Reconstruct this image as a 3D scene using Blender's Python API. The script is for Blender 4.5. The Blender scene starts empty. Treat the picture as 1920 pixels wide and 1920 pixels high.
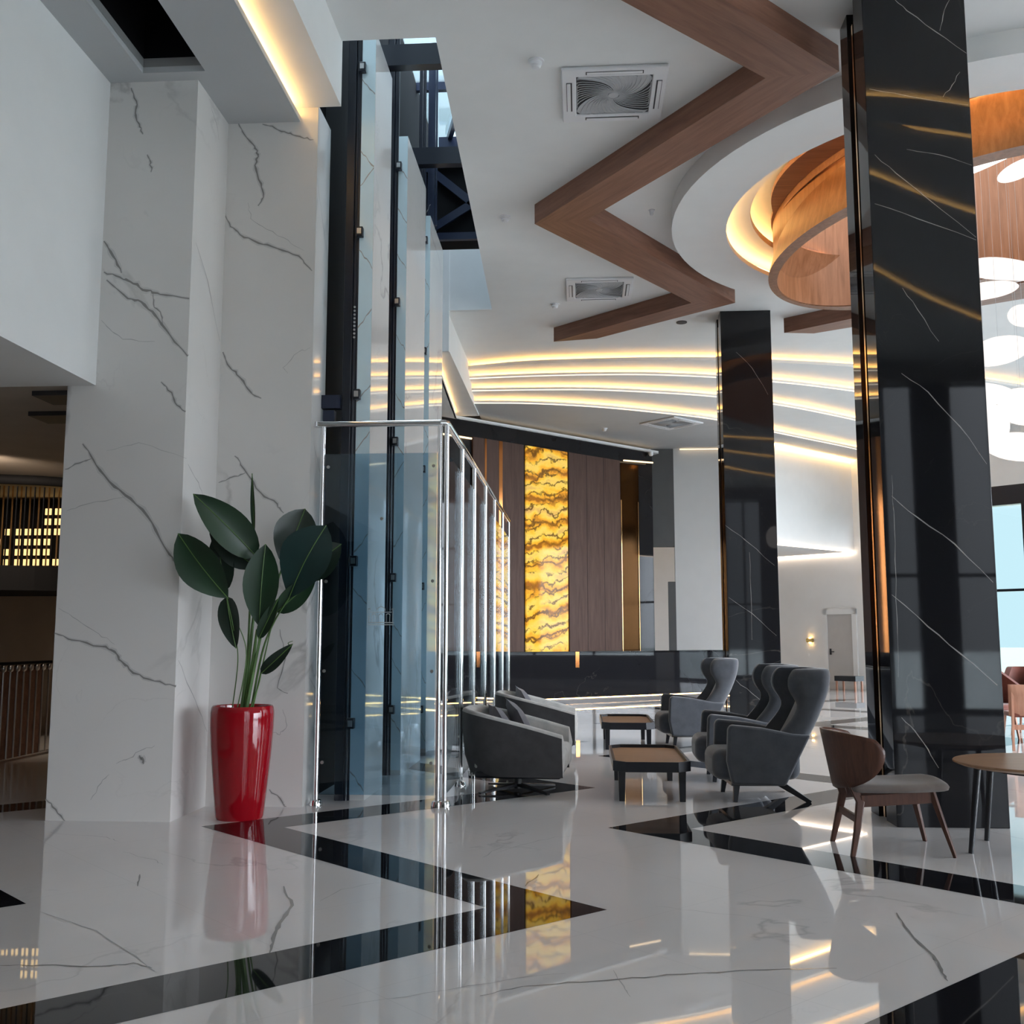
import bpy, bmesh, math, random
import numpy as np
from mathutils import Vector, Matrix
from mathutils.geometry import tessellate_polygon
random.seed(7)
S = bpy.context.scene
COL = S.collection
PI = math.pi

# ------------------------------------------------------------------ camera
FPX = 1950.0                       # focal length in pixels of the 1920 frame
PITCH = math.atan(235 / FPX)
YAW = math.atan(130 * math.cos(PITCH) / FPX)
EYE = 1.38
cd = bpy.data.cameras.new('camera'); cam = bpy.data.objects.new('camera', cd); COL.objects.link(cam)
cam.location = (0, 0, EYE); cam.rotation_euler = (PI / 2 + PITCH, 0, YAW)
cd.sensor_width = 36; cd.sensor_fit = 'HORIZONTAL'; cd.lens = FPX / 1920 * 36
cd.clip_start = .05; cd.clip_end = 400
S.camera = cam

# ------------------------------------------------------------------ exposure, sky, daylight
S.view_settings.view_transform = 'Standard'; S.view_settings.look = 'None'
S.view_settings.gamma = 1; S.view_settings.use_curve_mapping = False
S.view_settings.exposure = 0.11
S.cycles.use_denoising = True
S.cycles.max_bounces = 10; S.cycles.diffuse_bounces = 5; S.cycles.glossy_bounces = 5
S.cycles.transparent_max_bounces = 24; S.cycles.sample_clamp_indirect = 6
S.cycles.caustics_reflective = False; S.cycles.caustics_refractive = False

w = bpy.data.worlds.new('sky'); S.world = w; w.use_nodes = True
nt = w.node_tree; nt.nodes.clear()
tc = nt.nodes.new('ShaderNodeTexCoord')
dot = nt.nodes.new('ShaderNodeVectorMath'); dot.operation = 'DOT_PRODUCT'
dot.inputs[1].default_value = Vector((.80, -.50, .33)).normalized()
nt.links.new(tc.outputs['Generated'], dot.inputs[0])
rmp = nt.nodes.new('ShaderNodeValToRGB')          # the sun's side of the sky is far brighter than the far side
rmp.color_ramp.elements[0].position = .50; rmp.color_ramp.elements[0].color = (.64, .91, .99, 1)
rmp.color_ramp.elements[1].position = 1.0; rmp.color_ramp.elements[1].color = (25, 26, 28, 1)
for ps, cl in ((.63, (2.2, 2.45, 2.7, 1)), (.76, (5.2, 5.5, 6.0, 1)), (.88, (10.5, 11, 12, 1))): rmp.color_ramp.elements.new(ps).color = cl
nt.links.new(dot.outputs['Value'], rmp.inputs[0])
sep = nt.nodes.new('ShaderNodeSeparateXYZ'); nt.links.new(tc.outputs['Generated'], sep.inputs[0])
back = nt.nodes.new('ShaderNodeMapRange'); back.inputs[1].default_value = -.92; back.inputs[2].default_value = -.62; back.inputs[3].default_value = .30; back.inputs[4].default_value = 1.0
nt.links.new(sep.outputs[1], back.inputs[0])       # dimmer straight behind the viewer
top = nt.nodes.new('ShaderNodeMapRange'); top.inputs[1].default_value = .45; top.inputs[2].default_value = 1.0; top.inputs[3].default_value = 0; top.inputs[4].default_value = 1
nt.links.new(sep.outputs[2], top.inputs[0])        # and brighter towards the zenith
zen = nt.nodes.new('ShaderNodeMix'); zen.data_type = 'RGBA'; zen.blend_type = 'ADD'; zen.inputs[7].default_value = (7.5, 9.3, 11.0, 1)
nt.links.new(top.outputs[0], zen.inputs[0]); nt.links.new(rmp.outputs[0], zen.inputs[6])
bg = nt.nodes.new('ShaderNodeBackground'); nt.links.new(zen.outputs[2], bg.inputs[0]); nt.links.new(back.outputs[0], bg.inputs[1])
wo = nt.nodes.new('ShaderNodeOutputWorld'); nt.links.new(bg.outputs[0], wo.inputs[0])

def portal(name, loc, rot, sx, sy):
    l = bpy.data.lights.new(name, 'AREA'); l.shape = 'RECTANGLE'; l.size = sx; l.size_y = sy
    l.cycles.is_portal = True
    o = bpy.data.objects.new(name, l); o.location = loc; o.rotation_euler = rot; COL.objects.link(o)
def area(name, loc, rot, sx, sy, power, color):
    l = bpy.data.lights.new(name, 'AREA'); l.shape = 'RECTANGLE'; l.size = sx; l.size_y = sy
    l.energy = power; l.color = color
    o = bpy.data.objects.new(name, l); o.location = loc; o.rotation_euler = rot; COL.objects.link(o)
    return o
portal('daylight_right', (12.95, 14.3, 3.5), (0, PI / 2, 0), 5.6, 14.6)
portal('daylight_entrance', (12.95, 2.6, 1.6), (0, PI / 2, 0), 3.2, 8.8)
portal('daylight_front', (6, -3.95, 3.1), (PI / 2, 0, 0), 6, 6.2)
portal('daylight_diagonal', (10.2, 25.0, 2.4), (PI / 2, 0, PI * .75), 8, 4.4)
portal('daylight_shaft', (-1.85, 12.45, 9.5), (0, 0, 0), 1.1, 7.8)

# ------------------------------------------------------------------ rays: a photo pixel onto a real plane of the building
FW = Vector((-math.sin(YAW) * math.cos(PITCH), math.cos(YAW) * math.cos(PITCH), math.sin(PITCH)))
RT = Vector((math.cos(YAW), math.sin(YAW), 0)); UP = RT.cross(FW); EYEP = Vector((0, 0, EYE))
def ray(px, py): return FW + RT * ((px - 960) / FPX) + UP * ((960 - py) / FPX)
def onY(px, py, y): r = ray(px, py); return EYEP + r * (y / r.y)
def onX(px, py, x): r = ray(px, py); return EYEP + r * (x / r.x)
def onZ(px, py, z=0): r = ray(px, py); return EYEP + r * ((z - EYE) / r.z)

# ------------------------------------------------------------------ mesh helpers
class MB:
    def __init__(s): s.v = []; s.f = []; s.m = []
    def add(s, v, f, mi=0):
        o = len(s.v); s.v += [tuple(p) for p in v]
        for q in f: s.f.append(tuple(i + o for i in q)); s.m.append(mi)
        return s
    def box(s, x0, x1, y0, y1, z0, z1, mi=0):
        return s.add([(x0,y0,z0),(x1,y0,z0),(x1,y1,z0),(x0,y1,z0),(x0,y0,z1),(x1,y0,z1),(x1,y1,z1),(x0,y1,z1)],
                     [(3,2,1,0),(4,5,6,7),(0,1,5,4),(1,2,6,5),(2,3,7,6),(3,0,4,7)], mi)
    def prism(s, poly, z0, z1, mi=0, holes=()):
        loops = [list(poly)] + [list(h) for h in holes]
        tris = tessellate_polygon([[Vector((x, y, 0)) for x, y in l] for l in loops])
        flat = [p for l in loops for p in l]; n = len(flat)
        v = [(x, y, z0) for x, y in flat] + [(x, y, z1) for x, y in flat]
        f = []
        for t in tris:
            a, b, c = t
            A, B, Cc = flat[a], flat[b], flat[c]
            ccw = (B[0]-A[0])*(Cc[1]-A[1]) - (B[1]-A[1])*(Cc[0]-A[0]) > 0
            if not ccw: a, c = c, a
            f.append((c, b, a)); f.append((a + n, b + n, c + n))
        k = 0
        for li, l in enumerate(loops):
            m = len(l); ar = sum(l[i][0]*l[(i+1)%m][1] - l[(i+1)%m][0]*l[i][1] for i in range(m))
            rev = (ar < 0) != (li > 0)
            for i in range(m):
                a, b = k + i, k + (i + 1) % m
                f.append((a, b, b + n, a + n) if not rev else (b, a, a + n, b + n))
            k += m
        return s.add(v, f, mi)
    def tube(s, pts, r, n=10, mi=0, cap=True, r2=None):
        pts = [Vector(p) for p in pts]; rings = []
        prev = None
        for i, p in enumerate(pts):
            d = (pts[min(i+1, len(pts)-1)] - pts[max(i-1, 0)]).normalized()
            u = prev - d * prev.dot(d) if prev is not None else (Vector((0,0,1)).cross(d) if abs(d.z) < .95 else Vector((1,0,0)).cross(d))
            u.normalize(); prev = u; v = d.cross(u)
            rr = r if r2 is None else r + (r2 - r) * i / max(1, len(pts)-1)
            rings.append([p + (u * math.cos(2*PI*k/n) + v * math.sin(2*PI*k/n)) * rr for k in range(n)])
        vs = [q for rg in rings for q in rg]; f = []
        for i in range(len(pts)-1):
            for k in range(n):
                f.append((i*n+k, i*n+(k+1)%n, (i+1)*n+(k+1)%n, (i+1)*n+k))
        if cap: f.append(tuple(range(n-1, -1, -1))); f.append(tuple((len(pts)-1)*n + k for k in range(n)))
        return s.add(vs, f, mi)
    def beam(s, a, b, w, h=None, mi=0, w2=None, up=(0,0,1)):
        """rectangular bar from a to b, w wide and h high, tapering to w2"""
        a, b = Vector(a), Vector(b); h = h or w; d = (b - a).normalized(); U = Vector(up)
        if abs(d.dot(U)) > .98: U = Vector((0,1,0)) if abs(d.y) < .9 else Vector((1,0,0))
        sd = d.cross(U).normalized(); u = sd.cross(d); k = (w2 / w) if w2 else 1
        v = []
        for p, t in ((a, 1), (b, k)):
            for sx, sz in ((-1,-1),(1,-1),(1,1),(-1,1)): v.append(p + sd*sx*w/2*t + u*sz*h/2*t)
        return s.add(v, [(3,2,1,0),(4,5,6,7),(0,1,5,4),(1,2,6,5),(2,3,7,6),(3,0,4,7)], mi)
    def lathe(s, prof, n=40, c=(0,0,0), mi=0, close=False):
        v = [(c[0]+r*math.cos(2*PI*k/n), c[1]+r*math.sin(2*PI*k/n), c[2]+z) for r, z in prof for k in range(n)]
        f = []; m = len(prof)
        for i in range(m if close else m-1):
            j = (i+1) % m
            for k in range(n): f.append((i*n+k, i*n+(k+1)%n, j*n+(k+1)%n, j*n+k))
        return s.add(v, f, mi)
    def strip(s, A, B, mi=0):
        """quads between two equally long point rows"""
        n = len(A); return s.add(list(A)+list(B), [(i, i+1, n+i+1, n+i) for i in range(n-1)], mi)
    def grid(s, rows, mi=0, closed=False):
        n = len(rows[0]); v = [p for r in rows for p in r]; f = []
        for i in range(len(rows)-1):
            for k in range(n if closed else n-1): f.append((i*n+k, i*n+(k+1)%n, (i+1)*n+(k+1)%n, (i+1)*n+k))
        return s.add(v, f, mi)
    def build(s, name, mats, parent=None, smooth=None, bevel=0, seg=2, sub=0, solid=0, weld=False):
        me = bpy.data.meshes.new(name); me.from_pydata(s.v, [], s.f)
        for m in (mats if isinstance(mats, (list, tuple)) else [mats]): me.materials.append(m)
        for p, mi in zip(me.polygons, s.m): p.material_index = mi
        bm = bmesh.new(); bm.from_mesh(me)
        if weld: bmesh.ops.remove_doubles(bm, verts=bm.verts, dist=1e-4)
        bmesh.ops.recalc_face_normals(bm, faces=bm.faces)
        bm.to_mesh(me); bm.free(); me.update()
        o = bpy.data.objects.new(name, me); COL.objects.link(o)
        if parent is not None: o.parent = parent
        if solid:
            md = o.modifiers.new('solid', 'SOLIDIFY'); md.thickness = solid; md.offset = 0
        if bevel:
            md = o.modifiers.new('bevel', 'BEVEL'); md.width = bevel; md.segments = seg; md.limit_method = 'ANGLE'; md.angle_limit = .6
        if sub:
            md = o.modifiers.new('sub', 'SUBSURF'); md.levels = sub; md.render_levels = sub
        if smooth is not None or bevel or sub:
            me.shade_smooth()
            me.set_sharp_from_angle(angle=math.radians(smooth if smooth else 40))
        return o
def thing(name, label, cat, loc=(0,0,0), rz=0, group=None):
    o = bpy.data.objects.new(name, None); COL.objects.link(o); o.location = loc; o.rotation_euler = (0,0,rz)
    o.empty_display_size = .1
    o['label'] = label; o['category'] = cat
    if group: o['group'] = group
    return o
def tag(o, label, cat, group=None, kind=None):
    o['label'] = label; o['category'] = cat
    if group: o['group'] = group
    if kind: o['kind'] = kind
    return o
def struct(o): o['kind'] = 'structure'; return o
def copy_thing(root, loc, rz=None, label=None):
    def rec(o, par):
        c = o.copy(); COL.objects.link(c); c.parent = par
        for ch in list(o.children): rec(ch, c)
        return c
    c = rec(root, None); c.location = loc
    if rz is not None: c.rotation_euler = (0,0,rz)
    if label: c['label'] = label
    return c

# ------------------------------------------------------------------ materials
class NT:
    def __init__(s, name):
        s.m = bpy.data.materials.new(name); s.m.use_nodes = True; s.t = s.m.node_tree; s.t.nodes.clear()
        s.out = s.n('ShaderNodeOutputMaterial')
    def n(s, k, **kw):
        x = s.t.nodes.new(k)
        for a, b in kw.items(): setattr(x, a, b)
        return x
    def l(s, a, b): s.t.links.new(a, b)
    def val(s, sock, v):
        if hasattr(v, 'is_linked') or isinstance(v, bpy.types.NodeSocket): s.l(v, sock)
        else: sock.default_value = v
    def math(s, op, a, b=0.0, clamp=False):
        x = s.n('ShaderNodeMath', operation=op, use_clamp=clamp); s.val(x.inputs[0], a); s.val(x.inputs[1], b); return x.outputs[0]
    def ramp(s, f, stops):
        x = s.n('ShaderNodeValToRGB'); e = x.color_ramp.elements
        while len(e) < len(stops): e.new(.5)
        for i, (p, c) in enumerate(stops):
            e[i].position = p; e[i].color = (*c, 1) if len(c) == 3 else c
        s.val(x.inputs[0], f); return x.outputs[0]
    def mapr(s, v, a, b, c=0.0, d=1.0):
        x = s.n('ShaderNodeMapRange'); x.clamp = True; s.val(x.inputs[0], v)
        for i, q in enumerate((a, b, c, d)): x.inputs[i+1].default_value = q
        return x.outputs[0]
    def mix(s, f, a, b):
        x = s.n('ShaderNodeMix', data_type='RGBA'); s.val(x.inputs[0], f)
        s.val(x.inputs[6], (*a, 1) if isinstance(a, tuple) else a); s.val(x.inputs[7], (*b, 1) if isinstance(b, tuple) else b)
        return x.outputs[2]
    def coord(s, kind='Object', scale=(1,1,1), rot=(0,0,0)):
        if kind == 'World': src = s.n('ShaderNodeNewGeometry').outputs['Position']
        else: src = s.n('ShaderNodeTexCoord').outputs[kind]
        mp = s.n('ShaderNodeMapping'); mp.inputs['Scale'].default_value = scale; mp.inputs['Rotation'].default_value = rot
        s.l(src, mp.inputs[0]); return mp.outputs[0]
    def noise(s, v, scale, detail=4, rough=.5, dist=0.0):
        x = s.n('ShaderNodeTexNoise'); s.l(v, x.inputs['Vector']); x.inputs['Scale'].default_value = scale
        x.inputs['Detail'].default_value = detail; x.inputs['Roughness'].default_value = rough; x.inputs['Distortion'].default_value = dist
        return x.outputs[0]
    def bsdf(s, base, rough=.5, metal=0.0, spec=.5, bump=None, coat=0.0, emis=None, estr=0.0, bstr=.2, sheen=0.0):
        b = s.n('ShaderNodeBsdfPrincipled'); s.val(b.inputs['Base Color'], (*base, 1) if isinstance(base, tuple) else base)
        s.val(b.inputs['Roughness'], rough); b.inputs['Metallic'].default_value = metal; b.inputs['Specular IOR Level'].default_value = spec
        b.inputs['Coat Weight'].default_value = coat; b.inputs['Coat Roughness'].default_value = .03; b.inputs['Sheen Weight'].default_value = sheen
        if emis is not None:
            s.val(b.inputs['Emission Color'], (*emis, 1) if isinstance(emis, tuple) else emis); b.inputs['Emission Strength'].default_value = estr
        if bump is not None:
            bp = s.n('ShaderNodeBump'); bp.inputs['Strength'].default_value = bstr; bp.inputs['Distance'].default_value = .01
            s.l(bump, bp.inputs['Height']); s.l(bp.outputs[0], b.inputs['Normal'])
        s.l(b.outputs[0], s.out.inputs[0]); return s.m

def plain(name, c, rough=.5, metal=0.0, spec=.5, var=.04, coat=0.0):
    t = NT(name); nz = t.noise(t.coord('Object'), 3.0, 3)
    col = t.mix(t.mapr(nz, .3, .7), tuple(x*(1-var) for x in c), tuple(min(1, x*(1+var)) for x in c))
    return t.bsdf(col, rough, metal, spec, coat=coat)
def emit(name, c, strength):
    t = NT(name); e = t.n('ShaderNodeEmission'); e.inputs[0].default_value = (*c, 1); e.inputs[1].default_value = strength
    t.l(e.outputs[0], t.out.inputs[0]); return t.m
def marble(name, base, vein, rough, scale=1.0, w1=.010, amount=1.0, fine=.35, coat=0.0, joint=None, spec=.5):
    t = NT(name); v = t.coord('World', (scale, scale, scale), (.4, .3, .6))
    n1 = t.noise(v, .42, 7, .52, .55); d1 = t.math('ABSOLUTE', t.math('SUBTRACT', n1, .5))
    k1 = t.mapr(d1, 0, w1, 1, 0); ms = t.mapr(t.noise(v, .55, 2), .47, .60); k1 = t.math('MULTIPLY', k1, ms)
    n2 = t.noise(v, 1.5, 6, .5, .8); k2 = t.mapr(t.math('ABSOLUTE', t.math('SUBTRACT', n2, .5)), 0, w1*.8, 1, 0)
    k2 = t.math('MULTIPLY', t.math('MULTIPLY', k2, t.mapr(t.noise(v, .9, 2), .5, .62)), fine)
    k = t.math('MULTIPLY', t.math('MAXIMUM', k1, k2), amount)
    cl = t.mapr(t.noise(v, .9, 4), .35, .7)
    b2 = t.mix(cl, tuple(x*.93 for x in base), base)
    col = t.mix(k, b2, vein)
    if joint:
        p = t.n('ShaderNodeNewGeometry').outputs['Position']; mp = t.n('ShaderNodeMapping'); mp.inputs['Rotation'].default_value = (0, 0, PI/4); t.l(p, mp.inputs[0])
        sx = t.n('ShaderNodeSeparateXYZ'); t.l(mp.outputs[0], sx.inputs[0])
        jj = None
        for ax in (0, 1):
            f = t.math('FRACT', t.math('DIVIDE', sx.outputs[ax], joint)); q = t.math('LESS_THAN', f, .0022/joint*1.2)
            jj = q if jj is None else t.math('MAXIMUM', jj, q)
        col = t.mix(t.math('MULTIPLY', jj, .3), col, tuple(x*.45 for x in base))
    return t.bsdf(col, rough, spec=spec, coat=coat)
def wood(name, a, b, rough=.4, scale=1.0, axis=0, spec=.4):
    sc = [9*scale]*3; sc[axis] = .8*scale
    t = NT(name); v = t.coord('Object', tuple(sc)); n = t.noise(v, 1.6, 6, .6, .6); f = t.noise(v, 9, 3, .6)
    k = t.math('ADD', t.math('MULTIPLY', t.mapr(n, .3, .7), .75), t.math('MULTIPLY', f, .25))
    return t.bsdf(t.mix(k, a, b), rough, spec=spec, bump=f, bstr=.06)
def fabric(name, c, rough=.9, sheen=.3):
    t = NT(name); v = t.coord('Object'); n = t.noise(v, 9, 4, .6); f = t.noise(v, 260, 2)
    col = t.mix(t.mapr(n, .3, .7), tuple(x*.82 for x in c), tuple(x*1.14 for x in c))
    return t.bsdf(col, rough, spec=.2, bump=f, bstr=.12, sheen=sheen)
def glass(name, tint, refl=1.0, ior=1.5):
    """thin pane: tinted see-through plus a clear mirror sheen"""
    t = NT(name); tr = t.n('ShaderNodeBsdfTransparent'); tr.inputs[0].default_value = (*tint, 1)
    g = t.n('ShaderNodeBsdfGlossy'); g.inputs['Roughness'].default_value = .01; g.inputs[0].default_value = (.95, .98, 1, 1)
    fr = t.n('ShaderNodeFresnel'); fr.inputs[0].default_value = ior
    mx = t.n('ShaderNodeMixShader'); t.l(t.math('MULTIPLY', fr.outputs[0], refl), mx.inputs[0])
    t.l(tr.outputs[0], mx.inputs[1]); t.l(g.outputs[0], mx.inputs[2]); t.l(mx.outputs[0], t.out.inputs[0]); return t.m

M = {}
M['plaster'] = plain('plaster', (.80, .80, .79), .75, spec=.2, var=.015)
M['plaster_shaded'] = plain('shaded_soffit_plaster', (.50, .51, .52), .8, spec=.2, var=.015)  # plaster greyed: the shade on the lower soffits is put into the colour
M['plaster_grey'] = plain('plaster_grey', (.30, .30, .30), .8, spec=.2)
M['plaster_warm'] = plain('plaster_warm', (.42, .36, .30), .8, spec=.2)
M['marble'] = marble('white_marble', (.75, .725, .70), (.20, .19, .19), .05, .8, amount=.45, fine=.25)
M['marble_floor'] = marble('floor_marble', (.78, .75, .735), (.16, .155, .15), .02, .8, w1=.006, amount=.30, joint=1.2, spec=1.0)
M['vein'] = plain('grey_vein', (.27, .26, .25), .1)
M['vein_halo'] = plain('vein_halo', (.60, .585, .57), .1)
M['vein_soft'] = plain('soft_vein', (.46, .45, .44), .1)
M['black_marble'] = marble('black_marble', (.012, .012, .014), (.30, .27, .23), .03, .9, w1=.003, amount=.16, fine=.3, spec=.36)
M['black_floor'] = marble('black_floor_marble', (.010, .010, .012), (.20, .20, .20), .025, .9, w1=.004, amount=.3)
M['white_vein'] = plain('pale_vein', (.34, .32, .30), .1)
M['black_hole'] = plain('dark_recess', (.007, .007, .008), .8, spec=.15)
M['steel'] = plain('painted_steel', (.010, .013, .022), .28, spec=.5)
M['steel_blue'] = plain('blue_black_steel', (.014, .022, .05), .3)
M['chrome'] = plain('chrome', (.80, .80, .80), .07, metal=1, var=.01)
M['brushed'] = plain('brushed_metal', (.62, .62, .62), .3, metal=1)
M['gold'] = plain('gold_metal', (.95, .58, .26), .12, metal=1)
M['copper'] = plain('copper_mirror', (.42, .16, .05), .12, metal=1)
M['amber'] = plain('amber_mirror', (.055, .024, .007), .12, metal=1)
M['brass'] = plain('brass', (.75, .55, .2), .2, metal=1)
M['wood'] = wood('ceiling_walnut', (.15, .066, .040), (.30, .145, .095), .42)
M['wood_drum'] = wood('drum_veneer', (.17, .070, .028), (.34, .155, .080), .38, axis=2)
M['wood_panel'] = wood('wall_veneer', (.062, .036, .028), (.105, .064, .052), .55, axis=2, spec=.12)
M['wood_chair'] = wood('walnut_chair', (.050, .020, .012), (.115, .048, .030), .38, scale=3, axis=2)
M['wood_top'] = wood('oak_table_top', (.27, .15, .085), (.40, .24, .14), .35, scale=2)
M['wood_pink'] = wood('beech', (.42, .20, .13), (.60, .32, .22), .4, scale=2, axis=2)
M['fabric_dark'] = fabric('charcoal_fabric', (.060, .059, .062))
M['fabric_light'] = fabric('light_grey_fabric', (.44, .43, .41))
M['fabric_wing'] = fabric('slate_fabric', (.076, .084, .100), sheen=.6)
M['fabric_pillow'] = fabric('mauve_grey_fabric', (.12, .115, .13))
M['fabric_seat'] = fabric('taupe_fabric', (.17, .142, .127))
M['fabric_rust'] = fabric('rust_fabric', (.16, .05, .035))
M['black_wood'] = plain('black_lacquer', (.010, .011, .015), .3)
M['white_plastic'] = plain('white_plastic', (.78, .78, .80), .4)
M['grey_plastic'] = plain('grey_plastic', (.47, .48, .50), .5)
M['dark_plastic'] = plain('dark_plastic', (.03, .03, .035), .5)
M['door_paint'] = plain('door_paint', (.50, .48, .46), .5)
M['leaf'] = plain('leaf', (.010, .036, .014), .42, var=.3)
M['leaf_dark'] = plain('dark_leaf', (.006, .018, .010), .42, var=.3)
M['leaf_blue'] = plain('blue_green_leaf', (.010, .036, .034), .42, var=.2)
M['stem'] = plain('stem', (.08, .16, .04), .45, var=.3)
M['pot'] = plain('red_gloss', (.30, .004, .010), .07)
M['soil'] = plain('soil', (.02, .015, .01), .9)
M['led'] = emit('warm_led', (1.0, .58, .19), 24)
M['led_tier'] = emit('warm_tier_led', (1.0, .51, .135), 34)
M['led_white'] = emit('white_led', (1.0, .86, .68), 1.6)
M['led_soft'] = emit('soft_led', (1.0, .72, .42), 2.2)
M['led_strong'] = emit('bright_warm_led', (1.0, .62, .22), 26)
M['pebble'] = emit('opal_pendant', (1.0, .93, .88), 1.15)
M['plaster_w'] = plain('shaded_wall_plaster', (.56, .56, .55), .75, spec=.2, var=.015)  # darker plaster: this back wall's weaker light is put into the colour
M['paint_dark'] = plain('dark_grey_paint', (.10, .10, .10), .7, spec=.2)
M['led_v'] = emit('pale_warm_led', (1.0, .78, .60), 7)
M['panel_glow'] = emit('light_ceiling', (1.0, .95, .90), 3.2)
M['block_glow'] = emit('backlit_glass', (1.0, .66, .26), 1.5)
M['glass_clear'] = glass('clear_glass', (.93, .97, .98), .8)
M['glass_blue'] = glass('blue_tinted_glass', (.70, .81, .88), 1.0)
M['glass_pale'] = plain('skylit_glass_tone', (.74, .90, .96), .04, var=.02)  # pale blue facing, with the shaft's skylight put into its colour
M['glass_window'] = glass('window_glass', (.95, .97, .98), .7)
M['frost'] = plain('etched_glass', (.42, .45, .46), .6)
M['ground'] = plain('exterior_paving', (.62, .60, .56), .9)
M['lawn'] = plain('lawn', (.13, .15, .11), .95, var=.2)
M['foliage'] = plain('foliage', (.05, .10, .03), .8, var=.4)

def onyx():
    t = NT('backlit_onyx'); v = t.coord('Object', (1, 1, 1), (0, .20, 0))
    n = t.noise(t.coord('Object', (1.1, 1, 2.6), (0, .2, 0)), 1.5, 5, .55, .6)
    def wave(scale, dist, det, ds, rough=.55):
        x = t.n('ShaderNodeTexWave', wave_type='BANDS', bands_direction='Z', wave_profile='SIN'); t.l(v, x.inputs['Vector'])
        for k, q in (('Scale', scale), ('Distortion', dist), ('Detail', det), ('Detail Scale', ds), ('Detail Roughness', rough)): x.inputs[k].default_value = q
        return x.outputs['Fac']
    w1, w2 = wave(.62, 7.5, 5, 1.3, .6), wave(1.3, 13.0, 6, 1.1, .66)
    base = t.ramp(t.math('ADD', t.math('MULTIPLY', w1, .34), t.math('MULTIPLY', n, .66)), [(.26, (.40, .14, .015)), (.38, (.9, .40, .03)), (.5, (1, .56, .05)), (.64, (1, .66, .12)), (.80, (.70, .38, .12))])
    dark = t.math('MULTIPLY', t.mapr(w2, .20, .04, 0, 1), t.mapr(n, .40, .50))
    line = t.mapr(w1, .06, 0, 0, 1)
    c = t.mix(t.math('MULTIPLY', t.math('MAXIMUM', dark, t.math('MULTIPLY', line, t.mapr(n, .36, .5))), .85), base, (.07, .028, .008))
    return t.bsdf(t.mix(.65, c, (0, 0, 0)), .05, spec=.35, emis=c, estr=.70)
M['onyx'] = onyx()
# ================================================================== SETTING
ZC, ZS, ZU = 6.65, 5.92, 6.05          # main ceiling, left soffit, its cove underside
CIRC = (4.75, 12.25)
def circle(r, n=96, c=CIRC): return [(c[0] + r*math.cos(2*PI*i/n), c[1] + r*math.sin(2*PI*i/n)) for i in range(n)]

# ---- floor: polished marble with flush black zigzag inlays
b = MB(); b.box(-9.2, 13.2, -4.2, 31.2, -.3, 0, 0)
HI = .0008
def inlay(poly): b.add([(x, y, HI) for x, y in poly], [tuple(range(len(poly)))], 1)
def zig(tipl, n0, n1, wd=.60, ax=2.30, half=2.27):
    """zigzag band; left tips at tipl + k*(2*half) in y, right tips ax further right"""
    x0, y0 = tipl
    for k in range(n0, n1):
        yl = y0 + 2*half*k
        inlay([(x0, yl), (x0+wd, yl), (x0+wd+ax, yl+half), (x0+ax, yl+half)])
        inlay([(x0+wd, yl), (x0, yl), (x0+ax, yl-half), (x0+wd+ax, yl-half)])
zig((-2.80, 7.70), -2, 2, .62, 2.30, 2.17)
zig((.183, 7.84), -2, 4, .60, 2.36, 2.32)
zig((-5.82, 7.62), -2, 1, .60, 2.32, 2.17)
zig((3.3, 7.84), -2, 4, .60, 2.36, 2.32)
zig((6.6, 7.84), -2, 4, .60, 2.36, 2.32)
floor_mb = b

# ---- main ceiling with the shaft opening and the round recess, roof above it
def smooth_edge(pts, xs):
    p = np.array(pts); x = p[:, 0]; y = p[:, 1]; m = np.gradient(y, x); out = []
    for q in xs:
        i = min(max(int(np.searchsorted(x, q)) - 1, 0), len(x)-2); h = x[i+1]-x[i]; t = (q-x[i])/h
        out.append((q, (2*t**3-3*t**2+1)*y[i] + (t**3-2*t**2+t)*h*m[i] + (-2*t**3+3*t**2)*y[i+1] + (t**3-t**2)*h*m[i+1]))
    return out
XS = list(np.linspace(-2.13, 11.0, 67))
EDGE = [smooth_edge(p, XS) for p in (
    [(-2.2,19.47),(-1.1,19.17),(.25,19.06),(1.32,19.05),(2.54,19.14),(3.62,19.36),(5.13,19.76),(7,20.5),(9,21.6),(11.2,23.1)],
    [(-2.2,19.70),(-.85,19.57),(.255,19.55),(1.36,19.62),(2.63,19.91),(3.8,20.33),(5.5,21.19),(8,22.9),(11.2,25.4)],
    [(-2.2,20.12),(-.9,20.12),(.26,20.2),(1.41,20.48),(2.76,20.96),(4.05,21.72),(6.07,23.37),(8,25.2),(11.2,28.4)],
    [(-2.2,20.59),(-1.2,20.68),(.27,21.09),(1.49,21.67),(2.96,22.56),(4.48,24.05),(6.83,26.28),(9,28.5),(11.2,30.9)])]
LEV = [6.65, 6.51, 6.37, 6.23, 6.09]
def clip_diagonal(o, c=35.25):
    bm = bmesh.new(); bm.from_mesh(o.data)
    bmesh.ops.bisect_plane(bm, geom=bm.verts[:]+bm.edges[:]+bm.faces[:], plane_co=(c/2, c/2, 0), plane_no=(1, 1, 0), clear_outer=True)
    bm.to_mesh(o.data); bm.free(); return o
outer = [(-2.086, -4.1), (13.1, -4.1), (13.1, 22.1)] + [(x, y + .42) for x, y in reversed(EDGE[0]) if x + y < 34.8] + [(-2.13, 16.34), (-1.405, 16.34), (-1.245, 8.57), (-2.086, 8.57)]
b = MB(); b.prism(outer, ZC, ZC + .05, 0, [circle(3.35)])
ceiling = struct(b.build('ceiling', M['plaster']))
b = MB(); roofp = [(-9.2,-4.2),(13.2,-4.2),(13.2,22.2),(4.2,31.2),(-9.2,31.2)]
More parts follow.
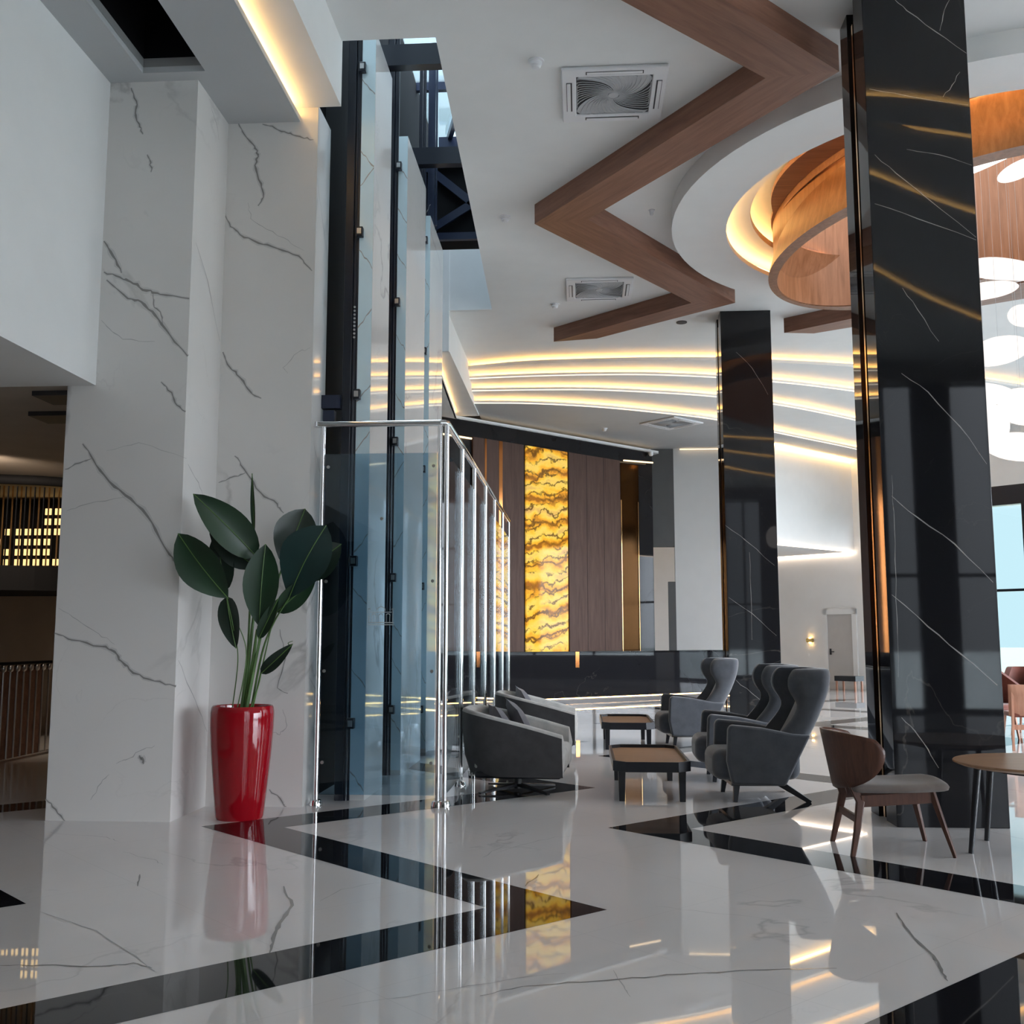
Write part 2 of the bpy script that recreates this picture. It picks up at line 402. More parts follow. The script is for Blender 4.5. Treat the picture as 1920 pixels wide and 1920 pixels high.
b.prism(roofp, 7.6, 7.75, 0, [[(-2.5,8.4),(-1.1,8.4),(-1.1,16.6),(-2.5,16.6)]])
struct(b.build('ceiling', M['plaster_grey']))

# ---- stepped back ceiling: four descending curved tiers, each with a hidden warm strip on top of its fascia
b = MB()
for k in range(4):
    z = LEV[k+1]; E0 = EDGE[k]
    back = [(x, y + .42) for x, y in EDGE[k+1]] if k < 3 else [(x, 31.1) for x, y in E0]
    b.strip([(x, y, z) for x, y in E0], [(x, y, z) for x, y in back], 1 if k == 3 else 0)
    b.strip([(x, y, z) for x, y in E0], [(x, y, z + .062) for x, y in E0])
    b.strip([(x, y, z + .062) for x, y in E0], [(x, y + .02, z + .062) for x, y in E0])
    b.strip([(x, y + .02, z + .062) for x, y in E0], [(x, y + .02, z + .02) for x, y in E0])
    if k < 3: b.strip([(x, y, z) for x, y in back], [(x, y, z + .3) for x, y in back])
    nm = ('topmost', 'second', 'third', 'lowest')[k]
    o = clip_diagonal(MB().tube([(x, y + .24, z + .03) for x, y in E0], .018, 6).build('cove_light', M['led_tier']))
    tag(o, 'warm strip light glowing behind the %s curved step of the back ceiling' % nm, 'cove light')
    if k:
        o = clip_diagonal(MB().tube([(x, y - .004, z + .008) for x, y in E0], .009, 6).build('edge_light', M['led_white']))
        tag(o, 'thin white light line along the lower edge of the %s curved ceiling step' % nm, 'strip light')
o = clip_diagonal(b.build('ceiling', [M['plaster'], M['plaster_shaded']], smooth=30)); struct(o)

# ---- bulkhead and lower soffit left of the steps, lip running off at 45 degrees over the reception
b = MB(); b.box(-6, -2.13, 16.34, 21.6, ZU, ZC + .02)
struct(b.build('wall_upper', M['plaster']))
lip = [(-2.36, 16.45), (-2.575, 21.28), (1.96, 25.80)]
b = MB(); b.prism([(-2.36,16.45),(-2.575,21.28),(1.96,25.80),(1.8,26.0),(-3.0,26),(-8.9,24),(-8.9,16.45)], 5.93, 5.96)
for i in (0, 1):
    a, c = Vector((*lip[i], 0)), Vector((*lip[i+1], 0)); d = (c-a).normalized(); nrm = Vector((-d.y, d.x, 0))
    b.add([a+Vector((0,0,5.93)), c+Vector((0,0,5.93)), c+Vector((0,0,6.0)), a+Vector((0,0,6.0)), a+nrm*.03+Vector((0,0,5.93)), c+nrm*.03+Vector((0,0,5.93)), c+nrm*.03+Vector((0,0,6.0)), a+nrm*.03+Vector((0,0,6.0))],
          [(0,1,2,3),(5,4,7,6),(3,2,6,7),(0,4,5,1),(1,5,6,2),(4,0,3,7)])
struct(b.build('ceiling', M['plaster']))
b = MB(); b.tube([(-2.44, 16.6, 5.985), (-2.63, 21.2, 5.985)], .014, 6)
tag(b.build('cove_light', M['led']), 'warm strip light behind the lip left of the stepped ceiling', 'cove light')
b = MB(); b.tube([(-2.60, 21.40, 5.985), (1.85, 25.83, 5.985)], .008, 6)
tag(b.build('cove_light', M['led_soft']), 'warm strip light behind the slanting lip over the reception wall', 'cove light')

# ---- left: marble piers, soffit with a dark slot, cove beam, upper bulkhead
def ribbon(mb, px, f, wpx, nrm, mi=1, halo=False):
    """a vein in the stone: px polyline on the wall, width wpx, tapering to both ends"""
    P = [f(*p) for p in px]; n = len(P); Lp, Rp = [], []; wmax = max(wpx) if isinstance(wpx, (list, tuple)) else wpx; k_ = .72 if halo else 1
    for i, p in enumerate(P):
        d = (P[min(i+1, n-1)] - P[max(i-1, 0)]).normalized(); s_ = d.cross(Vector(nrm)).normalized()
        t = wpx[i] if isinstance(wpx, (list, tuple)) else wpx * (.35 + .65*math.sin(PI*(i+.3)/(n-.4)) if n > 2 else 1)
        hw = t * k_ * .0021 * (1 + .35*math.sin(i*2.3)); Lp.append(p + s_*hw + Vector(nrm)*.0015); Rp.append(p - s_*hw + Vector(nrm)*.0015)
    if mi == 1 and halo and wmax > 2.2:
        q = [(l*1.9 - r_*.9 - Vector(nrm)*.0007, r_*1.9 - l*.9 - Vector(nrm)*.0007) for l, r_ in zip(Lp, Rp)]; mb.strip([a_ for a_, _ in q], [b_ for _, b_ in q], 3)
    mb.strip(Lp, Rp, mi)
def refine(px, k=4, amp=3.0, seed=1):
    r = random.Random(seed); out = []
    for (x0, y0), (x1, y1) in zip(px, px[1:]):
        for j in range(k):
            t = j / k; out.append((x0+(x1-x0)*t + (r.uniform(-amp, amp) if j else 0), y0+(y1-y0)*t + (r.uniform(-amp, amp) if j else 0)))
    out.append(px[-1]); return out
F_VEINS = [([(1569,1816),(1500,1818),(1378,1821),(1250,1828),(1166,1836),(1065,1842),(980,1850),(900,1868)], 3.4), ([(1681,1712),(1702,1744),(1750,1792),(1765,1818),(1777,1840)], 4.2),
    ([(1010,1640),(985,1662)], 3), ([(532,1662),(548,1698),(524,1732),(512,1760),(505,1788)], 6), ([(75,1710),(180,1745),(240,1785),(290,1822)], 2.0), ([(0,1811),(75,1810),(190,1812),(250,1806),(285,1816)], 3.6),
    ([(600,1690),(640,1668),(720,1655)], 1.6), ([(262,1640),(258,1662)], 3), ([(90,1560),(200,1570),(222,1578)], 1.6), ([(230,1598),(290,1612),(305,1622)], 1.6), ([(640,1888),(800,1862),(960,1836),(1060,1826)], 1.6),
    ([(930,1600),(985,1583),(1040,1570),(1110,1566)], 1.4), ([(905,1608),(942,1588)], 1.6), ([(1380,1546),(1500,1545)], 1.3), ([(1230,1700),(1330,1712),(1430,1722)], 1.2), ([(1150,1820),(1170,1850),(1182,1870)], 1.6)]
for i, (p, wd) in enumerate(F_VEINS): ribbon(floor_mb, refine(p, 4, 2.0, i+300), lambda x, y: onZ(x, y, 0), wd*.8, (0,0,1), 2 if wd > 2.2 else 3)
struct(floor_mb.build('floor', [M['marble_floor'], M['black_floor'], M['vein'], M['vein_soft']]))
YA, YB = 7.86, 8.60
b = MB(); b.box(-4.07, -3.10, YA, 9.4, 0, ZS + .2)
A_VEINS = [([(195,452),(212,480),(228,512)], 6), ([(195,510),(225,520),(250,532),(275,545),(300,552),(355,560)], 6),
    ([(200,525),(240,560),(265,566),(290,590),(320,630),(352,668)], 6), ([(288,548),(288,570),(302,590),(305,612)], 2.5),
    ([(246,165),(256,190),(254,212),(262,238),(268,252)], 5), ([(276,290),(283,305),(283,323)], 4),
    ([(302,716),(322,736),(332,760),(348,772)], 4), ([(155,832),(175,862),(205,903),(245,935),(285,980),(318,1040),(330,1055)], 6),
    ([(122,880),(150,868),(172,860)], 2.5), ([(125,958),(160,946),(235,932)], 2), ([(102,1187),(135,1200),(190,1212),(215,1222),(228,1240),(250,1262),(290,1277),(330,1287)], 5),
    ([(110,1140),(145,1162),(185,1188),(215,1208)], 1.6), ([(86,1498),(105,1518),(122,1540)], 4), ([(170,1500),(190,1468),(205,1452)], 2),
    ([(262,1416),(268,1424),(270,1432)], 6), ([(218,1432),(235,1425),(262,1408),(290,1398)], 2), ([(190,600),(205,616),(230,636),(290,640)], 2), ([(200,845),(260,830),(350,860)], 1.2)]
for i, (p, wd) in enumerate(A_VEINS): ribbon(b, refine(p, 4, 2.2, i), lambda x, y: onY(x, y, YA), wd, (0,-1,0), 1 if wd > 2.2 else 2, True)
for i, (p, wd) in enumerate([([(367,455),(390,530),(412,640)], 2.5), ([(352,870),(372,905),(380,930)], 2.2), ([(334,1238),(350,1280),(372,1330),(388,1372)], 2.5), ([(395,200),(405,230),(410,262)], 2.2)]):
    ribbon(b, refine(p, 3, 1.2, i+50), lambda x, y: onX(x, y, -3.10), wd, (1,0,0), 2)
struct(b.build('wall_left', [M['marble'], M['vein'], M['vein_soft'], M['vein_halo']]))
b = MB(); b.box(-3.10, -2.29, YB, 9.06, 0, ZU + .02)
B_VEINS = [([(447,230),(458,252),(478,275),(484,290),(478,310),(490,345),(494,370),(484,386)], 5.5), ([(492,233),(515,240),(540,250),(562,256),(588,262)], 4),
    ([(420,395),(432,425),(450,440),(485,456),(520,466),(560,480),(585,508)], 5), ([(418,660),(432,690),(450,708),(470,735),(490,747)], 5),
    ([(465,380),(470,410),(500,430),(540,450),(570,470)], 1.6), ([(410,905),(440,893),(462,885)], 2.6), ([(440,855),(458,880),(490,925),(520,945),(532,962)], 4.5),
    ([(525,1180),(535,1235),(520,1290),(540,1300)], 2.5), ([(530,1330),(538,1360),(525,1378),(510,1372)], 2.2), ([(505,1480),(530,1505),(537,1512)], 3.5), ([(540,700),(530,690),(560,660),(582,652)], 1.5)]
for i, (p, wd) in enumerate(B_VEINS): ribbon(b, refine(p, 4, 2.2, i+80), lambda x, y: onY(x, y, YB), wd, (0,-1,0), 1 if wd > 2.2 else 2, True)
for i, (p, wd) in enumerate([([(594,330),(605,420),(612,470)], 2), ([(588,830),(598,880),(610,925)], 2.2), ([(580,1270),(590,1290),(597,1300)], 2)]):
    ribbon(b, refine(p, 3, 1.2, i+90), lambda x, y: onX(x, y, -2.29), wd, (1,0,0), 2)
struct(b.build('wall_left', [M['marble'], M['vein'], M['vein_soft'], M['vein_halo']]))
SLOT = [(-3.51, -2.0), (-2.995, -2.0), (-2.995, 7.73), (-3.51, 7.73)]
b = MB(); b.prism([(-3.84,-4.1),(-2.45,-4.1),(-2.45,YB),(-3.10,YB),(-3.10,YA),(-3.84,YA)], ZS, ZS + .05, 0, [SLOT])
struct(b.build('ceiling', M['plaster_shaded']))
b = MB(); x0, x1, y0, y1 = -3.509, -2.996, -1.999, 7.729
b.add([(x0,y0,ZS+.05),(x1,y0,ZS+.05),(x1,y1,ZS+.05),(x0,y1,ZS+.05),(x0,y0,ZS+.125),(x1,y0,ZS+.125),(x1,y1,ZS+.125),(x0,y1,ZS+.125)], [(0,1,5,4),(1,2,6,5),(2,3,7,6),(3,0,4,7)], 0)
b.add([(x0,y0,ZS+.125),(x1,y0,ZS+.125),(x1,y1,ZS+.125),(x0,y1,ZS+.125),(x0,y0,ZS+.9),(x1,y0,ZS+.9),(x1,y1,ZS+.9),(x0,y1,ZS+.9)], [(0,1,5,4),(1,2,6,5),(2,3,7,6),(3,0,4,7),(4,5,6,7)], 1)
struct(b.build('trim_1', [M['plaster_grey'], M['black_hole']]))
b = MB(); b.prism([(-3.84,-4.1),(-2.086,-4.1),(-2.086,YB),(-3.84,YB)], ZU, ZC + .03, 0, [SLOT])
struct(b.build('ceiling', M['plaster']))
b = MB(); b.tube([(-2.53, -3.9, ZS + .08), (-2.53, YB - .05, ZS + .08)], .015, 6)
tag(b.build('cove_light', M['led']), 'warm strip light in the cove above the left marble piers', 'cove light')
b = MB(); b.box(-9.1, -3.84, -4.1, YA, 3.37, ZC + .03)
struct(b.build('wall_left', M['plaster']))
# dim bar area far left
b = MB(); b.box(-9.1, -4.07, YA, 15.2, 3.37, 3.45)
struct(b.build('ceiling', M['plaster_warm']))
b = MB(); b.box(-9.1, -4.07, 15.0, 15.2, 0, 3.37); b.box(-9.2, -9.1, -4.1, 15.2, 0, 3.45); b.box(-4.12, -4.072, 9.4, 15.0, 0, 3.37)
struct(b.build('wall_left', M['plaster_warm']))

# ---- shaft walls, back plaster walls, outer walls
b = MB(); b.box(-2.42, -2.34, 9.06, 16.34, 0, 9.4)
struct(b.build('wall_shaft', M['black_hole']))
b = MB()
b.box(-2.34, -2.10, 16.27, 16.335, 5.97, 9.4); b.box(-2.10, -1.2, 16.28, 16.335, ZC + .004, 8.15)      # far end of the void, plastered
b.box(-1.24, -1.16, 8.5, 16.42, ZC + .05, 9.4); b.box(-2.36, -1.2, 8.44, 8.52, ZC + .05, 9.4)
struct(b.build('wall_shaft', M['plaster']))
b = MB(); b.box(-9.2, -2.36, 16.36, 16.46, 0, 5.93); struct(b.build('wall_left', M['plaster_grey']))
b = MB(); b.box(2.34, 4.62, 26.0, 26.2, 0, 6.09); struct(b.build('wall_back', M['plaster_w']))
b = MB(); b.box(1.78, 2.34, 26.0, 26.2, 3.62, 6.09); b.box(2.16, 2.34, 25.98, 26.1, 0, 2.75); struct(b.build('wall_back', M['paint_dark']))
b = MB(); b.prism([(4.62,25.37),(7.30,28.05),(4.62,30.73)], 3.62, 6.09); struct(b.build('wall_back', M['plaster']))
b = MB()
b.box(-9.2, 5.0, 31.0, 31.2, 0, 7.6); b.box(-9.2, -9.1, 15.2, 31.2, 0, 7.6); b.box(1.72, 1.78, 26.0, 31, 0, 6.09)
struct(b.build('wall_back', M['plaster']))
# door wall under the overhang, same 45 degree line as the window wall
def diag(mb, c, s0, s1, z0, z1, t=.15, mi=0):
    """slab on the line x+y=c from x=s0 to x=s1"""
    return mb.prism([(s0, c-s0), (s1, c-s1), (s1+t*.707, c-s1+t*.707), (s0+t*.707, c-s0+t*.707)], z0, z1, mi)
b = MB(); diag(b, 35.2, 4.2, 7.55, 0, 6.09); struct(b.build('wall_right', M['plaster']))
b = MB(); diag(b, 35.2, 7.55, 13.1, 4.96, 7.6); struct(b.build('wall_right', M['plaster']))
o = MB().beam((4.66,25.36,3.61), (7.24,27.94,3.61), .035, .02).build('edge_light', M['led_v']); tag(o, 'light line along the near edge of the white overhang beside the door', 'strip light')
o = MB().beam((7.14,27.98,3.60), (4.75,30.37,3.60), .05, .04).build('edge_light', M['led_v']); tag(o, 'light line where the overhang meets the wall above the far door', 'strip light')
o = MB().box(1.95, 4.3, 28.2, 28.5, 6.02, 6.05).build('passage_fill_light', M['led_v']); tag(o, 'unseen light added to brighten the passage right of the reception wall', 'fill light')  # added lamp, out of view, to brighten the passage opening
b = MB(); b.beam((4.66,25.32,6.06), (7.26,27.92,6.06), .03, .03)
tag(b.build('cove_light', M['led']), 'warm strip light along the top of the white slanting wall', 'cove light')
b = MB(); b.beam((2.5,25.93,6.06), (4.6,25.93,6.06), .03, .02)
tag(b.build('cove_light', M['led_soft']), 'warm strip light along the top of the white wall behind the far pillar', 'cove light')
# outer walls with glazing (right side and behind the viewer)
WY0, WY1 = 7.0, 21.6
b = MB(); b.box(13.0, 13.2, -4.2, 22.2, 6.3, 7.6); b.box(13.0, 13.2, -4.2, WY0, 3.2, 6.3); b.box(13.0, 13.2, -4.2, -1.8, 0, 3.2); b.box(13.0, 13.2, WY1, 22.2, 0, 6.3); struct(b.build('wall_right', M['plaster']))
b = MB(); b.box(-9.2, 13.2, -4.2, -4.0, 6.25, 7.6); b.box(-9.2, 3.0, -4.2, -4.0, 0, 6.25); b.box(9.0, 13.2, -4.2, -4.0, 0, 6.25)
struct(b.build('wall_front', M['plaster_grey']))
b = MB(); b.box(13.0, 13.2, WY0, WY1, 0, .72); struct(b.build('wall_right', M['black_wood']))
b = MB(); b.prism([(13.1, 22.0), (13.2, 22.2), (12.9, 22.4)], 0, 6.3)
for xa, xb in ((4.6, 5.1), (6.35, 7.0), (7.8, 8.3)): b.box(xa, xb, -4.15, -4.0, 0, 6.25)
struct(b.build('wall_front', M['steel']))

def window(n, make_bar, make_pane, frame_mat):
    o = thing('window_%d' % n, '', ''); del o['label']; del o['category']; o['kind'] = 'structure'
    make_bar().build('window_frame', frame_mat, o); make_pane().build('window_pane', M['glass_window'], o)
    return o
def bars_right():
    m = MB()
    for k in range(8): y = WY0 + k * 2.075; m.box(13.0, 13.12, y, y + .08, 0, 6.3)
    for z in (.72, 2.5, 4.5, 6.2): m.box(13.02, 13.1, WY0, WY1, z, z + .07)
    for k in range(5): y = -1.8 + k*2.18; m.box(13.0, 13.12, y, y + .08, 0, 3.2)
    return m
window(1, bars_right, lambda: MB().box(13.055, 13.065, WY0, WY1, .72, 6.25).box(13.055, 13.065, -1.8, WY0, .02, 3.2), M['steel'])
def bars_front():
    m = MB()
    for x in (3.0, 3.9, 5.1, 5.75, 7.0, 8.3, 8.93): m.box(x, x + .07, -4.12, -4.0, 0, 6.25)
    for z in (0, 2.5, 6.15): m.box(3.0, 9, -4.1, -4.02, z, z + .07)
    return m
window(2, bars_front, lambda: MB().box(3.0, 9.0, -4.065, -4.055, .05, 6.2), M['steel'])
def bars_diag():
    m = MB(); diag(m, 35.2, 7.45, 13.0, 4.5, 4.96, .25); diag(m, 35.2, 7.45, 13.0, 2.45, 2.51, .08); diag(m, 35.2, 7.45, 13.0, 0, .08, .1)
    for x in (7.45, 8.95, 10.30, 11.7, 12.95): diag(m, 35.2, x, x + .07, 0, 4.5, .12)
    return m
window(3, bars_diag, lambda: diag(MB(), 35.28, 7.45, 13.0, .05, 4.5, .008), M['steel'])
b = MB(); b.box(-2.36, -1.2, 8.5, 16.4, 9.40, 9.41)
for y in (8.5, 10.4, 12.3, 14.2, 16.3): b.box(-2.36, -1.2, y, y + .08, 9.3, 9.42, 1)
o = b.build('window_4', [M['glass_window'], M['steel_blue']]); struct(o)
b = MB(); b.box(-120, 160, -120, 23.6, -.62, -.5); b.box(-120, 160, 23.6, 200, -.62, -.5, 1); struct(b.build('ground', [M['ground'], M['lawn']]))

# ---- reception wall at 45 degrees: black marble, veneer panels, glowing onyx
Rd = Vector((.70711, .70711, 0)); Rn = Vector((.70711, -.70711, 0)); R0 = Vector((-2.5, 21.4, 0))
def onR(s, d, z): return R0 + Rd*s + Rn*d + Vector((0, 0, z))
def slabR(mb, s0, s1, d0, d1, z0, z1, mi=0):
    return mb.add([onR(s, d, z) for z in (z0, z1) for s, d in ((s0,d0),(s1,d0),(s1,d1),(s0,d1))], [(3,2,1,0),(4,5,6,7),(0,1,5,4),(1,2,6,5),(2,3,7,6),(3,0,4,7)], mi)
b = MB(); slabR(b, -4.5, 6.06, -.3, 0, 0, 5.94)
struct(b.build('wall_back', M['black_marble']))
# ================================================================== CEILING FEATURES
def localR(name, s, z, mat_fn):
    """a panel on the reception wall: its own frame has x along the wall, -y out of it"""
    o = mat_fn(); o.location = onR(s, 0, z); o.rotation_euler = (0, 0, PI/4); return o
def panelR(name, s0, s1, z0, z1, t, mat, parent=None, bevel=0):
    m = MB().box(-(s1-s0)/2, (s1-s0)/2, -t, -.001, 0, z1-z0); o = m.build(name, mat, parent, bevel=bevel)
    o.location = onR((s0+s1)/2, 0, z0); o.rotation_euler = (0, 0, PI/4); return o
o = panelR('onyx_panel', 1.82, 3.09, .9, 5.60, .04, M['onyx']); tag(o, 'tall glowing amber onyx panel in the dark reception wall', 'wall panel')
w_ = panelR('wood_wall_panel', .30, 1.74, 0, 5.60, .05, M['wood_panel'])
tag(w_, 'brown veneer wall panel with two orange light slots, left of the glowing onyx', 'wall panel')
for s0, s1, nm, mt in ((.62, .67, 'light_slot', M['copper']), (1.02, 1.12, 'light_slot', M['copper'])):
    m = MB().box(s0-1.02, s1-1.02, -.056, -.04, 0, 5.6); c = m.build(nm, mt, w_)
w2_ = panelR('wood_wall_panel', 3.12, 4.84, 0, 5.60, .05, M['wood_panel'])
tag(w2_, 'wide brown veneer wall panel right of the glowing onyx', 'wall panel')
for s in (3.7, 4.27): MB().box(s-.004-3.98, s+.004-3.98, -.052, -.045, 0, 5.6).build('joint_line', M['black_hole'], w2_)
o = panelR('mirror_panel', 4.88, 5.52, 0, 5.55, .03, M['amber']); tag(o, 'narrow amber mirror panel at the right end of the reception wall', 'mirror')
MB().box(-.335, -.31, -.045, -.001, 0, 4.65).build('gold_edge', M['gold'], o)
MB().box(.27, .285, -.045, -.001, 0, 4.65).build('gold_edge', M['gold'], o)
b = MB(); b.tube([onR(-.6, .06, 5.55), onR(.25, .06, 5.55)], .02, 6)
tag(b.build('strip_light', M['led_soft']), 'short warm light line at the top left of the reception wall', 'strip light')
b = MB(); b.tube([onR(4.9, .12, 5.60), onR(5.95, .12, 5.66)], .02, 6)
tag(b.build('strip_light', M['led_soft']), 'short warm light line above the amber mirror panel', 'strip light')

# ---- round feature: dropped white ring, two lit steps, brown disc, oval wooden drum
def oval(c, a, bb, n=120, ang=math.atan2(-.92, .40)):
    return [(c[0]+a*math.cos(t)*math.cos(ang)-bb*math.sin(t)*math.sin(ang), c[1]+a*math.cos(t)*math.sin(ang)+bb*math.sin(t)*math.cos(ang)) for t in (2*PI*i/n for i in range(n))]
def hole_r(extra, rmin, n=96):
    """loop round the recess centre that clears both the radius rmin and the drum"""
    ov_ = oval((4.46, 12.17), 2.60, 1.74, 720); out = []
    an = [(math.atan2(y-CIRC[1], x-CIRC[0]) % (2*PI), math.hypot(x-CIRC[0], y-CIRC[1])) for x, y in ov_]; an.sort()
    for i in range(n):
        t_ = 2*PI*i/n; r_ = float(np.interp(t_, [a for a, _ in an], [q for _, q in an], period=2*PI)); r_ = max(rmin, r_ + extra)
        out.append((CIRC[0] + r_*math.cos(t_), CIRC[1] + r_*math.sin(t_)))
    return out
HOLE = oval((4.30, 12.22), 2.56, 1.58)
b = MB(); b.prism(circle(3.60), 6.42, 6.48, 0, [circle(2.93)])
b.lathe([(3.60, 6.48), (3.60, 6.66)], 96, (*CIRC, 0)); b.lathe([(2.93, 6.48), (2.99, 6.48), (2.99, 6.50), (3.3, 6.50)], 96, (*CIRC, 0))
ring = b.build('ceiling_ring', M['plaster'], smooth=35, weld=True); tag(ring, 'large white dropped ceiling ring around the oval wooden drum', 'ceiling ring')
b = MB(); b.lathe([(3.02, 6.515), (3.05, 6.515), (3.05, 6.545), (3.02, 6.545)], 96, (*CIRC, 0), close=True)
b.build('led_strip', M['led'], ring)
b = MB(); b.prism(circle(3.36), 6.64, 6.72, 0, [hole_r(.03, 2.63)])
b.build('lit_step', M['plaster'], ring, smooth=35, weld=True)
b = MB(); b.lathe([(2.88, 6.74), (2.91, 6.74), (2.91, 6.77), (2.88, 6.77)], 96, (*CIRC, 0), close=True); b.build('led_strip', M['led'], ring)
b = MB(); b.prism(circle(3.2), 6.90, 6.95, 0, [HOLE]); b.lathe([(3.2, 6.68), (3.2, 6.90)], 96, (*CIRC, 0)); b.build('lit_step', M['plaster'], ring, smooth=35)
b = MB(); b.prism(hole_r(.06, 2.37), 6.80, 6.86, 0, [hole_r(.0, 0)]); b.build('brown_disc', M['wood'], ring)
DC = (4.46, 12.17)
b = MB(); rel = lambda pts, z: [(x-DC[0], y-DC[1], z) for x, y in pts]
DT = oval((4.52, 12.17), 2.56, 1.70)
b.grid([rel(oval((4.30, 12.22), 2.52, 1.54), .74), rel(oval((4.30, 12.22), 2.52, 1.54), 0), rel(oval(DC, 2.74, 1.84), 0), rel(oval(DC, 2.735, 1.835), .03), rel(DT, .752)], closed=True)
drum = b.build('wooden_drum', M['wood_drum'], smooth=35); drum.location = (*DC, 6.05)
tag(drum, 'oval wooden drum hanging inside the round ceiling recess behind the near black pillar', 'ceiling drum')
li = [(x-DC[0], y-DC[1]) for x, y in oval((4.30, 12.22), 2.50, 1.52)]; lo = [(x-DC[0], y-DC[1]) for x, y in oval((4.30, 12.22), 2.54, 1.56)]
MB().prism(lo, .01, 1.50, 0, [li]).build('inner_lining', M['wood_drum'], drum, smooth=35)
MB().prism(lo, 1.46, 1.48).build('light_panel', M['panel_glow'], drum)
lr = rel(oval((4.52, 12.17), 2.60, 1.74), .735); MB().tube(lr + [lr[0]], .010, 6).build('led_strip', M['led_strong'], drum)
MB().grid([rel(oval((4.52, 12.17), 2.645, 1.785), .752), rel(oval((4.52, 12.17), 2.645, 1.785), .66), rel(oval((4.52, 12.17), 2.655, 1.795), .66), rel(oval((4.52, 12.17), 2.655, 1.795), .752)], closed=True).build('shade_lip', M['wood'], drum, smooth=40)

# ---- walnut zigzag on the ceiling
L = [(-.75, 6.72), (1.70, 9.00), (-.53, 12.20), (1.70, 15.38), (-.43, 17.32)]
Rr = [(.05, 6.72), (2.34, 8.93), (.12, 12.10), (2.36, 15.42), (.30, 17.18)]
def zig_beam(name, L, Rr, label):
    z = thing(name, label, 'ceiling beam', (*L[0], 0))
    for i in range(len(L)-1):
        a, bq, c, d = [Vector((*p, 0)) for p in (L[i], L[i+1], Rr[i+1], Rr[i])]
        ang = math.atan2((bq-a).y, (bq-a).x); R = Matrix.Rotation(-ang, 2)
        loc = [(R @ (p - a).to_2d()) for p in (a, bq, c, d)]
        o = MB().prism([tuple(p) for p in loc], 0, .248).build('beam_segment', M['wood'], z)
        o.location = (a.x - L[0][0], a.y - L[0][1], 6.40); o.rotation_euler = (0, 0, ang)
    return z
zig_beam('ceiling_zigzag_beam', L, Rr, 'long walnut zigzag beam across the white ceiling, left of the round recess')
zig_beam('ceiling_zigzag_beam', [(3.40, 17.05), (6.35, 14.75)], [(3.90, 17.12), (6.65, 15.50)], 'walnut beam piece beyond the oval drum, either side of the near pillar')

# ---- ceiling cassettes
def cassette(label, cx, cy, z, rz):
    t = thing('ceiling_cassette', label, 'air conditioner', (cx, cy, z), rz, 'air conditioning cassettes in the ceiling')
    P = .50
    b = MB(); b.prism([(-P,-P),(P,-P),(P,P),(-P,P)], -.035, 0, 0, [[(-.36,-.36),(.36,-.36),(.36,.36),(-.36,.36)]])
    b.build('panel', M['white_plastic'], t, bevel=.012)
    for k in range(4):
        c, s_ = math.cos(k*PI/2), math.sin(k*PI/2)
        def q(x, y): return (x*c - y*s_, x*s_ + y*c)
        b = MB(); b.prism([q(-.27,-.455), q(.27,-.455), q(.27,-.40), q(-.27,-.40)], -.0365, -.036); b.build('air_slot', M['dark_plastic'], t)
        b = MB(); a0, a1 = q(-.26,-.432), q(.26,-.432); b.beam((*a0, -.040), (*a1, -.040), .035, .006); b.build('flap', M['white_plastic'], t)
    b = MB(); b.prism([(-.36,-.36),(.36,-.36),(.36,.36),(-.36,.36)], -.018, -.012); b.build('grille_back', M['dark_plastic'], t)
    def swirl(a, r):
        f = min(1, r/.50); an = a + 1.15*(1 - f)**1.3; x, y = r*math.cos(an), r*math.sin(an); m_ = max(abs(x), abs(y)); k_ = min(1, .352/m_) if m_ else 1; return (x*k_, y*k_)
    for a0, a1 in ((.72, 2.42), (3.86, 5.56)):
        b = MB(); A_ = [swirl(a0, .03 + .48*j/14) for j in range(15)]; O_ = [swirl(a0 + (a1-a0)*j/16, .51) for j in range(1, 16)]; B_ = [swirl(a1, .03 + .48*j/14) for j in range(14, -1, -1)]
        b.prism(A_ + O_ + B_, -.022, -.019); b.build('closed_vanes', M['grey_plastic'], t)
    b = MB()
    for k in range(44):
        a = 2*PI*k/44; pts = [swirl(a, .06 + .45*j/8) for j in range(9)]
        for j in range(8):
            if (pts[j][0]-pts[j+1][0])**2 + (pts[j][1]-pts[j+1][1])**2 > 1e-5: b.beam((*pts[j], -.025), (*pts[j+1], -.025), .007, .005)
    b.lathe([(0, -.03), (.05, -.03), (.055, -.018)], 20)
    b.build('swirl_grille', M['grey_plastic'], t)
    return t
cassette('white ceiling cassette nearest the lift shaft opening, with a big swirl grille', .353, 9.62, ZC, 0)
cassette('smaller looking white ceiling cassette beside the far elbow of the walnut zigzag', .31, 15.36, ZC, 0)
cassette('white ceiling cassette turned askew in the low grey ceiling by the reception', 2.02, 22.75, 6.09, PI/4)
def sprinkler(label, x, y, z, r=.075, dark=False, g='ceiling detectors and sprinklers'):
    t = thing('smoke_detector', label, 'detector', (x, y, z), 0, g)
    MB().lathe([(0, -.012), (r, -.012), (r, 0)], 24).build('base', M['dark_plastic' if dark else 'white_plastic'], t, smooth=40)
    if not dark: MB().lathe([(0, -.075), (r*.45, -.07), (r*.62, -.052), (r*.6, -.038), (r*.75, -.030), (r*.7, -.012)], 24).build('sensor_head', M['white_plastic'], t, smooth=30)
sprinkler('round white detector on the ceiling beside the nearest cassette', -.375, 9.01, ZC)
sprinkler('white detector on the ceiling near the left tip of the walnut zigzag', -.918, 12.55, ZC)
sprinkler('small white detector on the ceiling below the middle cassette', -.38, 16.06, ZC)
sprinkler('tiny white detector inside the walnut zigzag beside the ceiling ring', .915, 12.47, ZC, .04)
